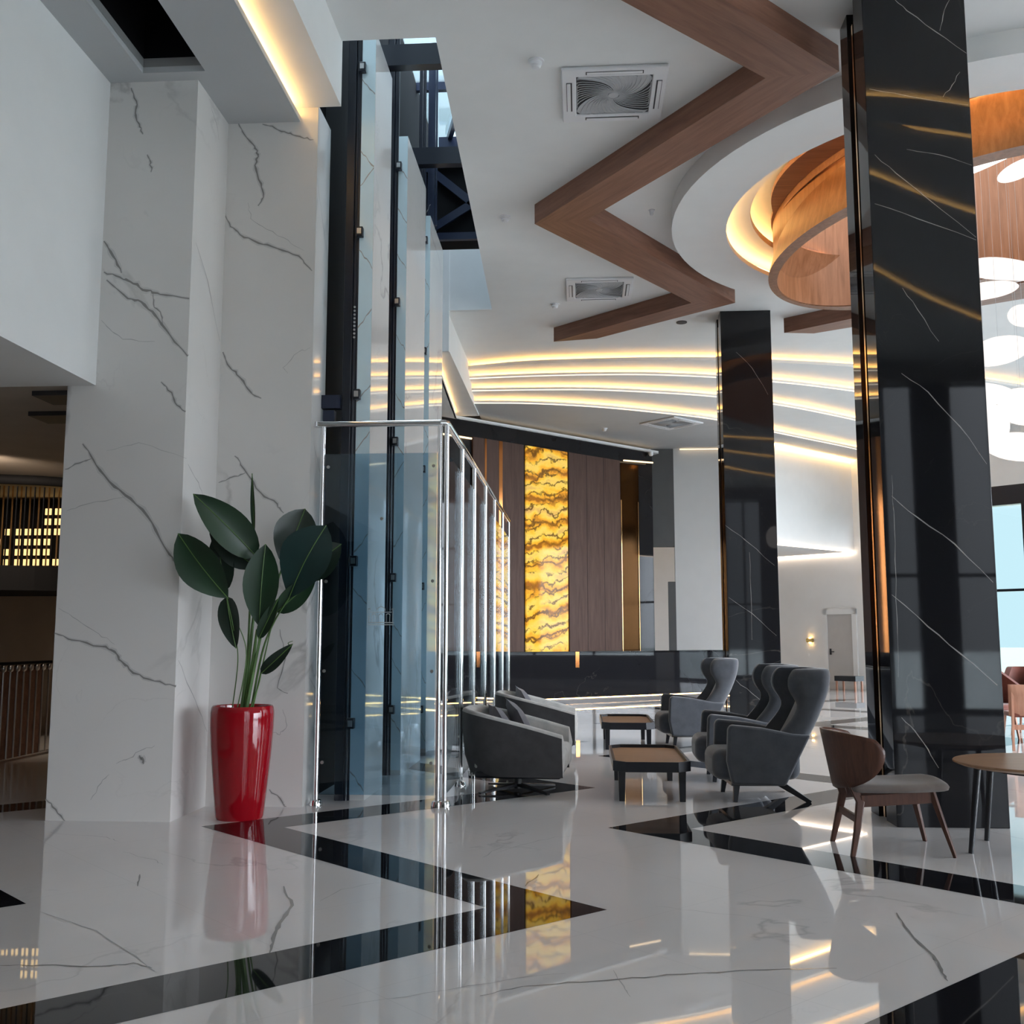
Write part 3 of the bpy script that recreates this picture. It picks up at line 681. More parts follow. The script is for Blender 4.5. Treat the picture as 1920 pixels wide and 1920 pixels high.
p = onZ(1133, 803, 6.09); sprinkler('white detector in the low grey ceiling over the reception', p.x, p.y, 6.09)
p = onZ(1278, 604, ZC); sprinkler('black round ceiling spot beside the top of the far black pillar', p.x, p.y, ZC, .09, True)
p = onZ(1227, 846, 5.93)
p = onY(1232, 846, 25.6); t = thing('camera_dome', 'little white camera at the right end of the slanting ceiling lip', 'camera', (1.75, 25.50, 5.93))
MB().lathe([(0, -.11), (.04, -.10), (.06, -.06), (.06, 0)], 18).build('dome', M['white_plastic'], t, smooth=40)
# warm curved strip lights in the ceiling over the viewer (seen only as reflections in the pillar)
for i, pts in enumerate(([(2.4,6.3),(3.2,6.18),(4.2,5.85),(5.4,5.4)], [(2.0,6.0),(2.95,5.85),(3.55,5.5),(4.1,5.31),(5.2,4.7)], [(2.0,5.1),(3.37,4.45),(4.1,3.85),(4.89,3.28),(6,2.5)], [(3.0,2.7),(4.25,1.3),(5.4,0),(6.6,-1.17),(7.5,-2)])):
    e_ = smooth_edge(pts, list(np.linspace(pts[0][0], pts[-1][0], 16)))
    b = MB(); sec = ((.0, -.13), (.0, -.045), (-.02, -.045), (-.02, -.11), (-.34, -.11), (-.34, 0), (-.36, 0), (-.36, -.13))
    b.grid([[(x, y + dy, ZC + dz) for x, y in e_] for dy, dz in sec + sec[:1]])
    o = b.build('ceiling_step', M['plaster']); tag(o, 'curved lit ceiling step over the entrance, reflected in the near black pillar', 'ceiling step', 'curved ceiling steps over the entrance')
    MB().tube([(x, y - .075, ZC - .07) for x, y in e_], .016, 6).build('led_strip', M['led'], o)

# ---- black marble pillars
def pillar(label, x0, x1, y0, y1, ztop, veins):
    b = MB(); yc = (y0+y1)/2 + .02; g = .10
    b.prism([(x0,y0),(x1,y0),(x1,y1),(x0,y1),(x0,yc+g),(x0+.06,yc+g),(x0+.06,yc-g),(x0,yc-g)], 0, ztop)
    for i, (p, wd) in enumerate(veins): ribbon(b, refine(p, 3, 1.5, i+200), lambda x, y: onY(x, y, y0), wd, (0,-1,0), 1)
    o = b.build('pillar', [M['black_marble'], M['white_vein']], bevel=.004)
    tag(o, label, 'pillar', None, 'structure')
    MB().box(x0 + .03, x0 + .058, yc - .099, yc + .099, .02, ztop - .12).build('groove_lining', M['copper'], o)
    MB().box(x0 + .004, x0 + .03, yc - .05, yc - .015, .02, ztop - .18).build('gold_strip', M['gold'], o)
    return o
pillar('thick near black marble pillar with a gold strip in its left face', 2.295, 3.10, 8.0, 8.69, ZC, [
    ([(1678,0),(1700,20),(1755,60),(1812,100)], 1.4), ([(1780,0),(1768,30),(1762,58)], 1.2), ([(1630,167),(1700,180),(1815,197)], 1.3),
    ([(1640,290),(1680,325),(1730,365),(1830,445)], 1.3), ([(1640,382),(1720,410),(1830,450)], 1.3), ([(1700,280),(1760,290),(1822,310)], 1.0), ([(1800,135),(1785,160),(1768,182)], 1.2),
    ([(1690,700),(1740,735),(1800,800),(1850,870)], 1.5), ([(1672,930),(1720,970),(1790,1020),(1862,1092)], 1.8), ([(1672,1115),(1740,1175),(1800,1225),(1870,1285)], 1.9),
    ([(1690,1345),(1715,1370),(1740,1405),(1760,1440)], 1.4), ([(1672,890),(1676,960),(1678,1050),(1682,1160),(1684,1270)], 1.0), ([(1692,540),(1720,580),(1760,640)], 1.0)])
pillar('black marble pillar farther back, behind the grey wing chairs', 2.295, 3.10, 16.6, 17.25, ZC, [
    ([(1360,985),(1400,1015),(1452,1060)], 1.2), ([(1366,1120),(1410,1150),(1456,1192)], 1.2), ([(1405,1035),(1408,1110),(1410,1200)], 1.0), ([(1380,1275),(1410,1300),(1440,1325)], 1.2), ([(1380,660),(1410,690),(1440,740)], 1.0)])
# ================================================================== GLASS LIFT SHAFT
def lift_post(label, x0, x1, y, ztop, zs):
    t = thing('steel_column', label, 'lift column', (x0, y, 0), 0); t['kind'] = 'thing'
    wd = x1 - x0
    MB().box(0, wd*.62, 0, .10, 0, ztop).build('post', M['steel'], t, bevel=.006)
    b = MB(); b.tube([(wd*.72, .03, 0), (wd*.72, .03, ztop)], wd*.16, 10); b.box(wd*.80, wd, .02, .05, 0, ztop)
    b.build('guide_rail', M['steel'], t, smooth=40)
    for z in zs:
        c = MB().box(wd*.86, wd + .045, -.05, .01, z - .045, z + .045).build('clamp', M['steel'], t, bevel=.006)
        MB().box(wd*.95, wd + .032, -.056, -.05, z - .026, z + .026).build('clamp_plate', M['brushed'], c)
    return t
P1 = lift_post('nearest black steel lift column, just behind the front glass screen', -2.11, -1.985, 8.95, 8.3, (6.6, 5.02, 3.52, 2.04, .65))
bolt = None
for k in range(9):
    for dx in (-.012, .03):
        if bolt is None: bolt = MB().lathe([(0, -.008), (.010, -.006), (.010, 0)], 8).build('bolt', M['brushed'], P1); o = bolt
        else: o = bolt.copy(); COL.objects.link(o); o.parent = P1
        o.location = (.07 + dx, .0, 4.05 + k*.035); o.rotation_euler = (PI/2, 0, 0)
b = MB(); b.box(-.20, -.01, -.02, .06, 3.40, 3.52); b.box(-.16, -.06, -.03, .05, 3.24, 3.38); b.build('bracket', M['steel_blue'], P1)
lift_post('middle black steel lift column between the first and second marble fins', -2.06, -1.935, 10.6, 9.0, (6.42, 4.91, 3.41, 1.99, .655))
lift_post('farthest and thinnest black steel lift column by the third marble fin', -2.04, -1.955, 12.65, 9.0, (6.40, 4.95, 3.45, 2.0, .52))
for lab, x0, x1, y0, y1, zt, vs in (
    ('nearest pale marble fin in the lift shaft', -1.985, -1.86, 8.99, 9.80, 6.98, 1),
    ('middle pale marble fin in the lift shaft', -1.935, -1.835, 10.64, 11.95, 6.78, 2),
    ('farthest pale marble fin in the lift shaft', -1.955, -1.885, 12.69, 13.9, 6.74, 3)):
    b = MB(); b.box(x0, x1, y0, y1, 0, zt)
    r = random.Random(vs)
    for k in range(11):                                              # grey veins crossing the narrow front face
        z = .4 + k*.62 + r.uniform(-.2, .2); s0 = r.choice((-1, 1, -1)); A, B = [], []
        for j in range(6):
            x = x0 + (x1-x0)*j/5; zz = z + s0*.16*j/5 + r.uniform(-.015, .015); h = .004 + .006*r.random()
            A.append((x, y0 - .0215, zz - h)); B.append((x, y0 - .0215, zz + h))
        b.strip(A, B, 1)
    o = b.build('marble_fin', [M['marble'], M['vein_soft']]); tag(o, lab, 'marble fin', 'marble fins in the lift shaft')
    MB().box(x0 + .002, x1, y0 - .02, y0 - .012, .05, zt).build('glass_facing', M['glass_pale'], o)
# machinery frame in the void above the opening
t = thing('lift_machine_frame', 'dark blue lift machinery frame with cross braces above the ceiling opening', 'lift machinery', (-1.85, 13.9, 6.9))
MB().box(-.36, .70, .06, .5, .05, 1.15).build('machine_box', M['black_hole'], t)
b = MB(); b.box(-.38, .72, -.02, .05, 0, .10); b.box(-.38, .72, -.02, .05, 1.08, 1.2); b.box(-.38, -.28, -.02, .05, 0, 1.2); b.build('frame', M['steel_blue'], t)
for a, c in (((-.26, 0, 1.06), (.50, 0, .42)), ((-.26, 0, .12), (.50, 0, .60))): MB().beam(a, c, .04, .11).build('brace', M['steel_blue'], t)
b = MB(); b.box(-2.16, -1.27, 10.0, 10.12, 7.24, 7.47); tag(b.build('steel_crossbeam', M['steel']), 'black steel crossbeam at the near end of the ceiling opening', 'crossbeam', 'crossbeams over the lift shaft')
b = MB(); b.box(-2.1, -1.27, 12.3, 12.42, 7.26, 7.48); tag(b.build('steel_crossbeam', M['steel']), 'black steel crossbeam in the middle of the ceiling opening', 'crossbeam', 'crossbeams over the lift shaft')
b = MB(); b.box(-2.2, -1.27, 15.6, 15.72, 9.05, 9.28); tag(b.build('steel_crossbeam', M['steel_blue']), 'blue steel crossbeam against the bright sky at the top of the shaft', 'crossbeam')
b = MB(); b.beam((-2.1, 15.9, 9.3), (-1.28, 12.9, 9.3), .07, .12); tag(b.build('roof_brace', M['steel_blue']), 'slanting steel brace under the glass roof of the shaft', 'brace')
for x, y, wd, lab in ((-2.02, 13.3, .09, 'left'), (-1.93, 13.0, .05, 'right')):
    b = MB(); b.box(x, x + wd, y, y + .09, 6.75, 9.3); b.box(x + wd + .01, x + wd + .03, y, y + .03, 6.75, 9.3)
    tag(b.build('guide_rail', M['steel_blue']), 'blue steel guide rail rising above the farthest marble fin, the %s of two' % ('thicker' if lab == 'left' else 'thinner'), 'guide rail')

# ---- glass screen with chrome posts and handrail
t = thing('glass_screen', 'tall glass screen with chrome posts and handrail around the lift shaft', 'glass screen', (-1.134, 8.70, 0))
RZ = 3.205; PY = [0, 1.16, 2.31, 3.61, 4.92, 6.32, 7.62]
b = MB(); b.tube([(-1.14, 0, RZ), (-.06, 0, RZ), (-.02, .01, RZ), (0, .05, RZ), (0, 7.64, RZ)], .028, 14); b.lathe([(0, -.02), (.036, -.02), (.036, .02), (0, .02)], 12, (-1.14, 0, RZ))
b.build('handrail', M['chrome'], t, smooth=40)
posts = [(-1.07, 0)] + [(0, y) for y in PY] + [(-.055, 0)]
for x, y in posts:
    p_ = MB().tube([(x, y, .02), (x, y, RZ - .02)], .021, 14).build('post', M['chrome'], t, smooth=40)
    MB().lathe([(.021, .05), (.045, .045), (.055, .015), (.055, 0), (0, 0)], 20, (x, y, 0)).build('foot_flange', M['chrome'], p_, smooth=40)
g = MB().box(-1.045, -.085, -.006, .006, .09, 2.945).build('glass_panel', M['glass_blue'], t); g['label'] = 'blue tinted front glass panel with an etched emblem'
for x, z in [(x, z) for x in (-1.02, -.11) for z in (.35, 1.1, 1.85, 2.83)] + [(-.55, 2.38)]:
    o = MB().lathe([(0, -.012), (.014, -.012), (.014, 0)], 12).build('glass_bolt', M['brushed'], g); o.location = (x, -.006, z); o.rotation_euler = (-PI/2, 0, 0)
for y0, y1 in zip(PY, PY[1:]): MB().box(-.005, .005, y0 + .04, y1 - .04, .09, 2.945).build('glass_panel', M['glass_clear'], t)
# etched emblem: double ground line, arcade and domes
b = MB(); ex, ez = -.545, 1.485
def arc(cx, cz, r, a0=0, a1=PI, n=10, w_=.006):
    pts = [(cx + r*math.cos(a0 + (a1-a0)*i/n), -.008, cz + r*math.sin(a0 + (a1-a0)*i/n)) for i in range(n+1)]
    for p_, q_ in zip(pts, pts[1:]): b.beam(p_, q_, .002, w_)
for z in (0, .018): b.beam((ex-.11, -.008, ez+z), (ex+.11, -.008, ez+z), .002, .007)
for i in range(-3, 4):
    x = ex + i*.03
    if i % 2 == 0: arc(x, ez + .075, .017); 
    b.beam((x-.015, -.008, ez+.02), (x-.015, -.008, ez+.075), .002, .006)
arc(ex, ez + .115, .036); b.beam((ex-.09, -.008, ez+.105), (ex+.09, -.008, ez+.105), .002, .006)
b.beam((ex, -.008, ez+.15), (ex, -.008, ez+.175), .002, .006)
for sx in (-.10, .10): b.beam((ex+sx, -.008, ez+.02), (ex+sx, -.008, ez+.125), .002, .012); arc(ex+sx, ez+.125, .010)
b.build('emblem', M['frost'], g)
# ================================================================== FURNITURE
def superarc(hx, hy, x_front, n=40):
    """open horseshoe in plan, front right -> back -> front left, opening towards +x"""
    pts = []
    for i in range(8): pts.append((x_front + (0 - x_front)*i/8, -hy))
    for i in range(n+1):
        a = -PI/2 - PI*i/n; e = 2/2.7
        c, s_ = math.cos(a), math.sin(a)
        pts.append((hx*math.copysign(abs(c)**e, c), hy*math.copysign(abs(s_)**e, s_)))
    for i in range(1, 9): pts.append((x_front*i/8, hy))
    return pts
def tub_chair(label, loc, rz):
    t = thing('tub_armchair', label, 'armchair', loc, rz, 'two tone tub armchairs')
    n_ = None; out = superarc(-.0 + .50, .475, .44); inn = superarc(.395, .37, .44)
    def top(x): return .735 - .215*max(0, (x + .5)/.94)**1.25
    m = len(out)
    def ring_(pts, z, sc): return [(x*sc if x < 0 else x, y*sc, z(x) if callable(z) else z) for x, y in pts]
    rows = [ring_(out, .165, .80), ring_(out, .19, .86), ring_(out, .34, .95), ring_(out, lambda x: .34 + (top(x)-.34)*.6, 1.0), ring_(out, lambda x: top(x) - .012, 1.0)]
    b = MB(); b.grid(rows); b.build('outer_shell', M['fabric_dark'], t, smooth=60)
    rim = [ring_(out, lambda x: top(x) - .012, 1.0), ring_(out, lambda x: top(x) + .006, .985), ring_(out, lambda x: top(x) + .016, .93),
           ring_(inn, lambda x: top(x) + .012, 1.06), ring_(inn, lambda x: top(x) - .01, 1.0), ring_(inn, .40, .95), ring_(inn, .24, .95)]
    b = MB(); b.grid(rim)
    for e_ in (0, m-1):                                                # padded front ends of the arms
        o_ = [r[e_] for r in rows]; i_ = [r[e_] for r in rim]; poly = o_ + i_[1:]
        c = Vector((0, 0, 0))
        for q in poly: c += Vector(q)/len(poly)
        c.x += .03; k = len(poly); b.add([*poly, c], [(j, (j+1) % k, k) for j in range(k)])
    b.build('lining', M['fabric_light'], t, smooth=70)
    b = MB(); b.box(-.36, .47, -.36, .36, .21, .415); b.build('seat_cushion', M['fabric_light'], t, bevel=.06, seg=4)
    b = MB(); b.box(-.34, .42, -.37, .37, .15, .21); b.build('under_frame', M['black_wood'], t, bevel=.02)
    b = MB(); b.tube([(0, 0, .02), (0, 0, .17)], .035, 14)
    for k in range(4):
        a = PI/4 + k*PI/2; b.beam((0, 0, .055), (.43*math.cos(a), .43*math.sin(a), .014), .06, .025, 0, .035)
    b.build('swivel_base', M['black_wood'], t, smooth=40)
    return t
def pillow(label, loc, rot, size=.42):
    n = 9; b = MB(); rows = []
    for sgn in (1, -1):
        g = []
        for i in range(n):
            r_ = []
            for j in range(n):
                u, v = 2*i/(n-1)-1, 2*j/(n-1)-1; h = .07*((1-u*u)*(1-v*v))**.45
                k = 1 - .07*(1-abs(u))*abs(v) - .07*(1-abs(v))*abs(u)
                r_.append((u*size/2*k, v*size/2*k, sgn*h))
            g.append(r_)
        b.grid(g)
    o = b.build('cushion', M['fabric_pillow'], smooth=80, weld=True); o.location = loc; o.rotation_euler = rot
    tag(o, label, 'cushion', 'mauve grey cushions in the tub armchairs'); return o
tub_chair('nearest grey tub armchair with pale lining, in front of the glass screen', (-.585, 9.66, 0), -.06)
tub_chair('second grey tub armchair with pale lining, behind the nearest tub armchair', (-.52, 12.42, 0), .0)
pillow('mauve cushion leaning on the back of the nearest tub armchair, lying flatter', (-.73, 9.80, .57), (0, 1.02, .25), .44)
pillow('mauve cushion standing steeply in the nearest tub armchair', (-.58, 9.94, .59), (.45, 1.0, .75), .42)
pillow('mauve cushion leaning in the second tub armchair farther back', (-.66, 12.62, .59), (.2, 1.05, .4), .44)

def coffee_table(label, cx, cy, ln, wd, h=.335):
    t = thing('coffee_table', label, 'coffee table', (cx, cy, 0), 0, 'low octagonal tray tables')
    X, Y, c = wd/2, ln/2, .11
    def octo(k=0): return [(-X+c,-Y+k),(X-c,-Y+k),(X-k,-Y+c),(X-k,Y-c),(X-c,Y-k),(-X+c,Y-k),(-X+k,Y-c),(-X+k,-Y+c)]
    b = MB(); b.prism(octo(), h-.085, h, 0, [octo(.025)]); b.build('tray_rim', M['black_wood'], t, bevel=.003)
    MB().prism(octo(.02), h-.07, h-.03).build('table_top', M['wood_top'], t)
    for sx in (-1, 1):
        for sy in (-1, 1):
            x, y = sx*(X-.075), sy*(Y-.10); MB().beam((x, y, h-.07), (x, y, 0), .062, .062, 0, .05).build('leg', M['black_wood'], t, bevel=.003)
coffee_table('low brown topped tray table between the nearest tub chair and wing chair', .59, 9.76, 1.50, .66)
coffee_table('low brown topped tray table farther back, behind the first tray table', .57, 13.85, 1.50, .66)

def wing_chair(label, loc, rz):
    """faces +x; seat front at +.50, top of the back at -.50"""
    t = thing('wing_armchair', label, 'armchair', loc, rz, 'slate grey wing armchairs')
    # back shell: lofted U sections, wings at head height
    lev = [(.16,-.10,.29,.08),(.30,-.185,.315,.14),(.45,-.27,.335,.18),(.58,-.345,.34,.16),(.68,-.40,.335,.11),(.78,-.445,.33,.09),(.84,-.47,.335,.14),(.90,-.49,.345,.22),(.98,-.51,.35,.265),(1.05,-.52,.345,.26),(1.10,-.52,.33,.22),(1.115,-.505,.31,.18)]
    def usec(xr, hw, f, inset):
        pts = []; r = .11 - inset*.5; hw -= inset; xr += inset
        pts.append((xr + f + .10 - inset*.3, -hw))
        for i in range(7): a = PI*1.5 - PI/2*i/6; pts.append((xr + r + r*math.cos(a), -hw + r + r*math.sin(a)))
        pts.append((xr, 0))
        for i in range(7): a = PI - PI/2*i/6; pts.append((xr + r + r*math.cos(a), hw - r + r*math.sin(a)))
        pts.append((xr + f + .10 - inset*.3, hw))
        return pts
    O = [[(x, y, z) for x, y in usec(xr, hw, f, 0)] for z, xr, hw, f in lev]
    I = [[(x, y, z) for x, y in usec(xr, hw, f, .075)] for z, xr, hw, f in lev]
    b = MB(); b.grid(O); b.grid(I)
    n = len(O[0])
    b.strip(O[-1], I[-1]); b.strip(O[0], I[0])
    b.strip([r[0] for r in O], [r[0] for r in I]); b.strip([r[-1] for r in O], [r[-1] for r in I])
    b.build('back_shell', M['fabric_wing'], t, weld=True, sub=1, smooth=80)
    b = MB(); rows = []
    for z, x, hw in ((.40,-.10,.23),(.55,-.205,.245),(.72,-.30,.24),(.88,-.37,.225),(1.02,-.41,.22),(1.08,-.43,.21)):
        rows.append([(x + .045*math.cos(PI/2*(y_/hw)) - .045, y_, z) for y_ in (-hw, -hw*.6, 0, hw*.6, hw)])
    b.grid(rows); b.build('back_cushion', M['fabric_wing'], t, solid=.09, sub=2, smooth=80)
    for sy in (-1, 1):
        prof = [(.36,.15),(.40,.34),(.385,.615),(.355,.645),(.10,.62),(-.16,.57),(-.31,.56),(-.09,.14)]
        y0, y1 = sy*.36, sy*.275
        b = MB(); k = len(prof); b.add([(x, y0, z) for x, z in prof] + [(x, y1, z) for x, z in prof],
            [tuple(range(k)), tuple(range(2*k-1, k-1, -1))] + [(i, (i+1) % k, k+(i+1) % k, k+i) for i in range(k)])
        b.build('arm', M['fabric_wing'], t, bevel=.03, seg=3)
    b = MB(); b.box(-.25, .50, -.265, .265, .17, .43); b.build('seat_cushion', M['fabric_wing'], t, bevel=.085, seg=5)
    b = MB(); b.box(-.08, .36, -.31, .31, .135, .165); b.build('under_frame', M['black_wood'], t)
    for sy in (-1, 1):
        MB().beam((.31, sy*.27, .15), (.33, sy*.29, 0), .05, .05, 0, .035).build('leg', M['black_wood'], t)
        MB().beam((-.03, sy*.26, .17), (-.30, sy*.31, 0), .06, .055, 0, .035).build('leg', M['black_wood'], t)
    return t
wing_chair('nearest grey wing armchair facing left, in front of the far pillar', (1.60, 9.42, 0), PI + .05)
wing_chair('grey wing armchair half hidden directly behind the nearest wing armchair', (1.60, 10.62, 0), PI - .02)
wing_chair('grey wing armchair farthest back, left of the far black pillar', (1.46, 13.75, 0), PI + .08)

# ---- walnut lounge chair with wrap-round back
t = thing('lounge_chair', 'walnut lounge chair with wide curved back and taupe seat, beside round table', 'chair', (1.98, 7.20, 0), .02)
def shell_pt(u, v):
    """u -1..1 across the back, v 0..1 up; concave towards +x"""
    a = u * 1.40; z = .40 + .375*v
    return Vector((-.345 - .07*(v - .5) + .36*(1-math.cos(a)), .345*math.sin(a), z - .045*v*abs(u)**3))
rows = []
for j in range(15):
    v = j/14; hw = (1 - (1-v)**2.3)**.40 if v > 0 else .04; hw = max(.10, hw) * (1.0 if v < .75 else 1 - .10*((v-.75)/.25)**2)
    rows.append([shell_pt(u*hw, v + .03*(abs(u)**2)*(-1 if v > .8 else 0)) for u in np.linspace(-1, 1, 25)])
b = MB(); b.grid(rows); b.build('backrest', M['wood_chair'], t, solid=.016, smooth=70)
b = MB(); rows = []
for j in range(9):
    x = -.26 + .62*j/8; hw = .215 + .055*math.sin(PI*min(1, j/7)*.6); rows.append([(x, y*hw, .405 + .025*(1 - y*y) - .02*math.sin(PI*j/8)*(1-y*y)+.02*(j/8)) for y in np.linspace(-1, 1, 9)])
b.grid(rows); b.build('seat', M['fabric_seat'], t, solid=.055, sub=1, smooth=80)
for sy in (-1, 1):
    b = MB(); pts = [(-.30, sy*.10, .62), (-.255, sy*.165, .46), (-.205, sy*.205, .33), (-.24, sy*.235, .15), (-.275, sy*.25, 0)]; wd = (.05, .055, .052, .042, .03)
    rws = []
    for p, w_ in zip(pts, wd):
        rws.append([(p[0]+dx*w_/2, p[1]+dy*.017, p[2]) for dx, dy in ((-1,-1),(1,-1),(1,1),(-1,1))])
    b.grid(rws, closed=True); b.add(rws[0], [(0,1,2,3)]); b.add(rws[-1], [(3,2,1,0)])
    b.build('leg', M['wood_chair'], t, bevel=.006)
    MB().beam((.25, sy*.20, .40), (.355, sy*.275, 0), .046, .036, 0, .026).build('leg', M['wood_chair'], t, bevel=.004)
    MB().beam((-.20, sy*.205, .335), (.255, sy*.205, .365), .028, .075).build('seat_rail', M['wood_chair'], t, bevel=.004)
MB().beam((-.225, -.215, .22), (-.225, .215, .22), .028, .045).build('stretcher', M['wood_chair'], t, bevel=.004)
MB().beam((.26, -.20, .36), (.26, .20, .36), .028, .05).build('stretcher', M['wood_chair'], t, bevel=.004)

t = thing('round_table', 'round wooden side table on thin black legs in front of the near pillar', 'table', (3.02, 7.20, 0))
MB().lathe([(0, .535), (.50, .535), (.548, .552), (.55, .560), (.545, .566), (0, .566)], 64).build('table_top', M['wood_top'], t, smooth=35)
MB().lathe([(0, .50), (.30, .50), (.30, .534), (0, .534)], 40).build('apron', M['black_wood'], t, smooth=35)
for x, y in ((-.53, -.115), (-.264, .33), (.36, .36), (.34, -.40)):
    MB().tube([(x*.86, y*.86, .53), (x, y, 0)], .024, 12, r2=.016).build('leg', M['black_wood'], t, smooth=40)

# ---- reception desk
t = thing('reception_desk', 'long glossy black marble reception desk with glowing base lines', 'desk', (-.144, 22.046, 0), math.atan2(1.633, 2.065))
b = MB(); b.box(-3.5, 4.45, 0, .12, .13, 1.085); b.box(-3.5, 4.45, 0, .75, 1.045, 1.085); b.box(-3.5, -3.4, 0, .75, .13, 1.05); b.box(4.35, 4.45, 0, .75, .13, 1.05)
b.build('counter', M['black_marble'], t)
MB().box(-3.45, 4.4, .06, .14, 0, .13).build('plinth', M['black_wood'], t)
MB().beam((-3.45, .035, .115), (4.4, .035, .115), .02, .02).build('base_light', M['led'], t)
MB().box(.02, .12, -.006, -.001, .75, 1.08).build('painted_reflection', M['copper'], t)  # reflection of a gold strip, modelled as copper on the desk front

# ---- far right chairs
def side_chair(label, loc, rz):
    t = thing('side_chair', label, 'chair', loc, rz, 'pale wood chairs beyond the near pillar')
    b = MB(); rows = []
    for z in (.42, .55, .68, .80): rows.append([(-.22 + .10*(1-math.cos(a))-.06*(z-.42), .26*math.sin(a)/math.sin(.9), z) for a in np.linspace(-.9, .9, 11)])
    b.grid(rows); b.build('backrest', M['wood_pink'], t, solid=.02, smooth=60)
    MB().box(-.22, .24, -.235, .235, .40, .455).build('seat', M['fabric_rust'], t, bevel=.02)
    for sx in (-1, 1):
        for sy in (-1, 1): MB().beam((sx*.2, sy*.21, .78 if sx < 0 else .41), (sx*.245, sy*.245, 0), .036, .036, 0, .024).build('leg', M['wood_pink'], t)
    MB().beam((-.21, -.23, .28), (-.21, .23, .28), .03, .06).build('stretcher', M['wood_pink'], t)
side_chair('pale wooden chair seen from behind at the right edge, beyond the near pillar', (5.55, 13.6, 0), 1.45)
side_chair('pale wooden chair farther out by the tall window', (7.3, 16.4, 0), 3.6)
def rust_chair(label, loc, rz):
    t = thing('tub_chair', label, 'chair', loc, rz, 'rust red tub chairs by the window')
    O_ = superarc(.33, .33, .26, 24); I_ = superarc(.27, .27, .26, 24)
    tp = lambda x: .95 - .25*max(0, (x+.1))/.36
    b = MB(); b.grid([[(x*.85, y*.85, .40) for x, y in O_], [(x, y, tp(x)) for x, y in O_], [(x, y, tp(x)) for x, y in I_], [(x*.9, y*.9, .44) for x, y in I_]])
    b.build('backrest', M['fabric_rust'], t, smooth=60, solid=.02)
    MB().box(-.25, .28, -.25, .25, .38, .48).build('seat', M['fabric_rust'], t, bevel=.04, seg=3)
    for sx in (-1, 1):
        for sy in (-1, 1): MB().beam((sx*.19, sy*.19, .39), (sx*.23, sy*.23, 0), .035, .035, 0, .022).build('leg', M['wood_pink'], t)
rust_chair('rust red tub chair just right of the near pillar, behind the pale wooden chair', (5.62, 14.9, 0), -.9)
rust_chair('rust red tub chair at the right edge by the tall window', (6.42, 15.55, 0), -2.2)

# ---- door, wall lamp, console under the overhang
def on_door_line(px, py, z=None, c=35.2):
    r = ray(px, py); return EYEP + r * (c / (r.x + r.y))
a, c = on_door_line(1553, 1200), on_door_line(1600, 1200); ctr = (a + c)/2; wdt = (c - a).length
d = bpy.data.objects.new('door_1', None); COL.objects.link(d); d['kind'] = 'structure'; d.location = (ctr.x, ctr.y, 0); d.rotation_euler = (0, 0, -PI/4)
b = MB()
for x in (-wdt/2 - .13, wdt/2): b.box(x, x + .13, -.05, .0, 0, 2.12)
b.box(-wdt/2 - .13, wdt/2 + .13, -.05, 0, 1.99, 2.12); b.build('door_frame', M['plaster'], d)
MB().box(-wdt/2, wdt/2, -.02, 0, .01, 1.99).build('door_panel', M['door_paint'], d)
b = MB(); b.box(-wdt/2 + .05, -wdt/2 + .10, -.035, -.02, .92, 1.08); b.beam((-wdt/2 + .07, -.06, 1.0), (-wdt/2 + .2, -.06, 1.0), .02, .02); b.build('door_handle', M['dark_plastic'], d)
p = on_door_line(1521, 1201)
t = thing('wall_lamp', 'small brass wall lamp shining up and down, left of the far door', 'lamp', (p.x, p.y, 1.30), -PI/4)
MB().tube([(-.09, -.06, 0), (.09, -.06, 0)], .055, 20).build('body', M['brass'], t, smooth=40)
b = MB(); b.lathe([(0, .056), (.035, .056), (.03, .075), (0, .08)], 16, (0, -.06, 0)); b.lathe([(0, -.056), (.035, -.056), (.03, -.075), (0, -.08)], 16, (0, -.06, 0)); b.build('bulb', M['led'], t, smooth=50)
MB().box(-.03, .03, -.04, 0, -.03, .03).build('bracket', M['brass'], t)
p = on_door_line(1608, 1282)
t = thing('side_console', 'small dark console table at the near pillar edge, before the far door', 'console', (p.x - .35, p.y - .55, 0), -PI/4)
MB().box(-.3, .3, -.2, .2, .27, .40).build('table_top', M['black_wood'], t)
for sx in (-1, 1):
    for sy in (-1, 1): MB().box(sx*.26-.02, sx*.26+.02, sy*.16-.02, sy*.16+.02, 0, .27).build('leg', M['wood_pink'], t)

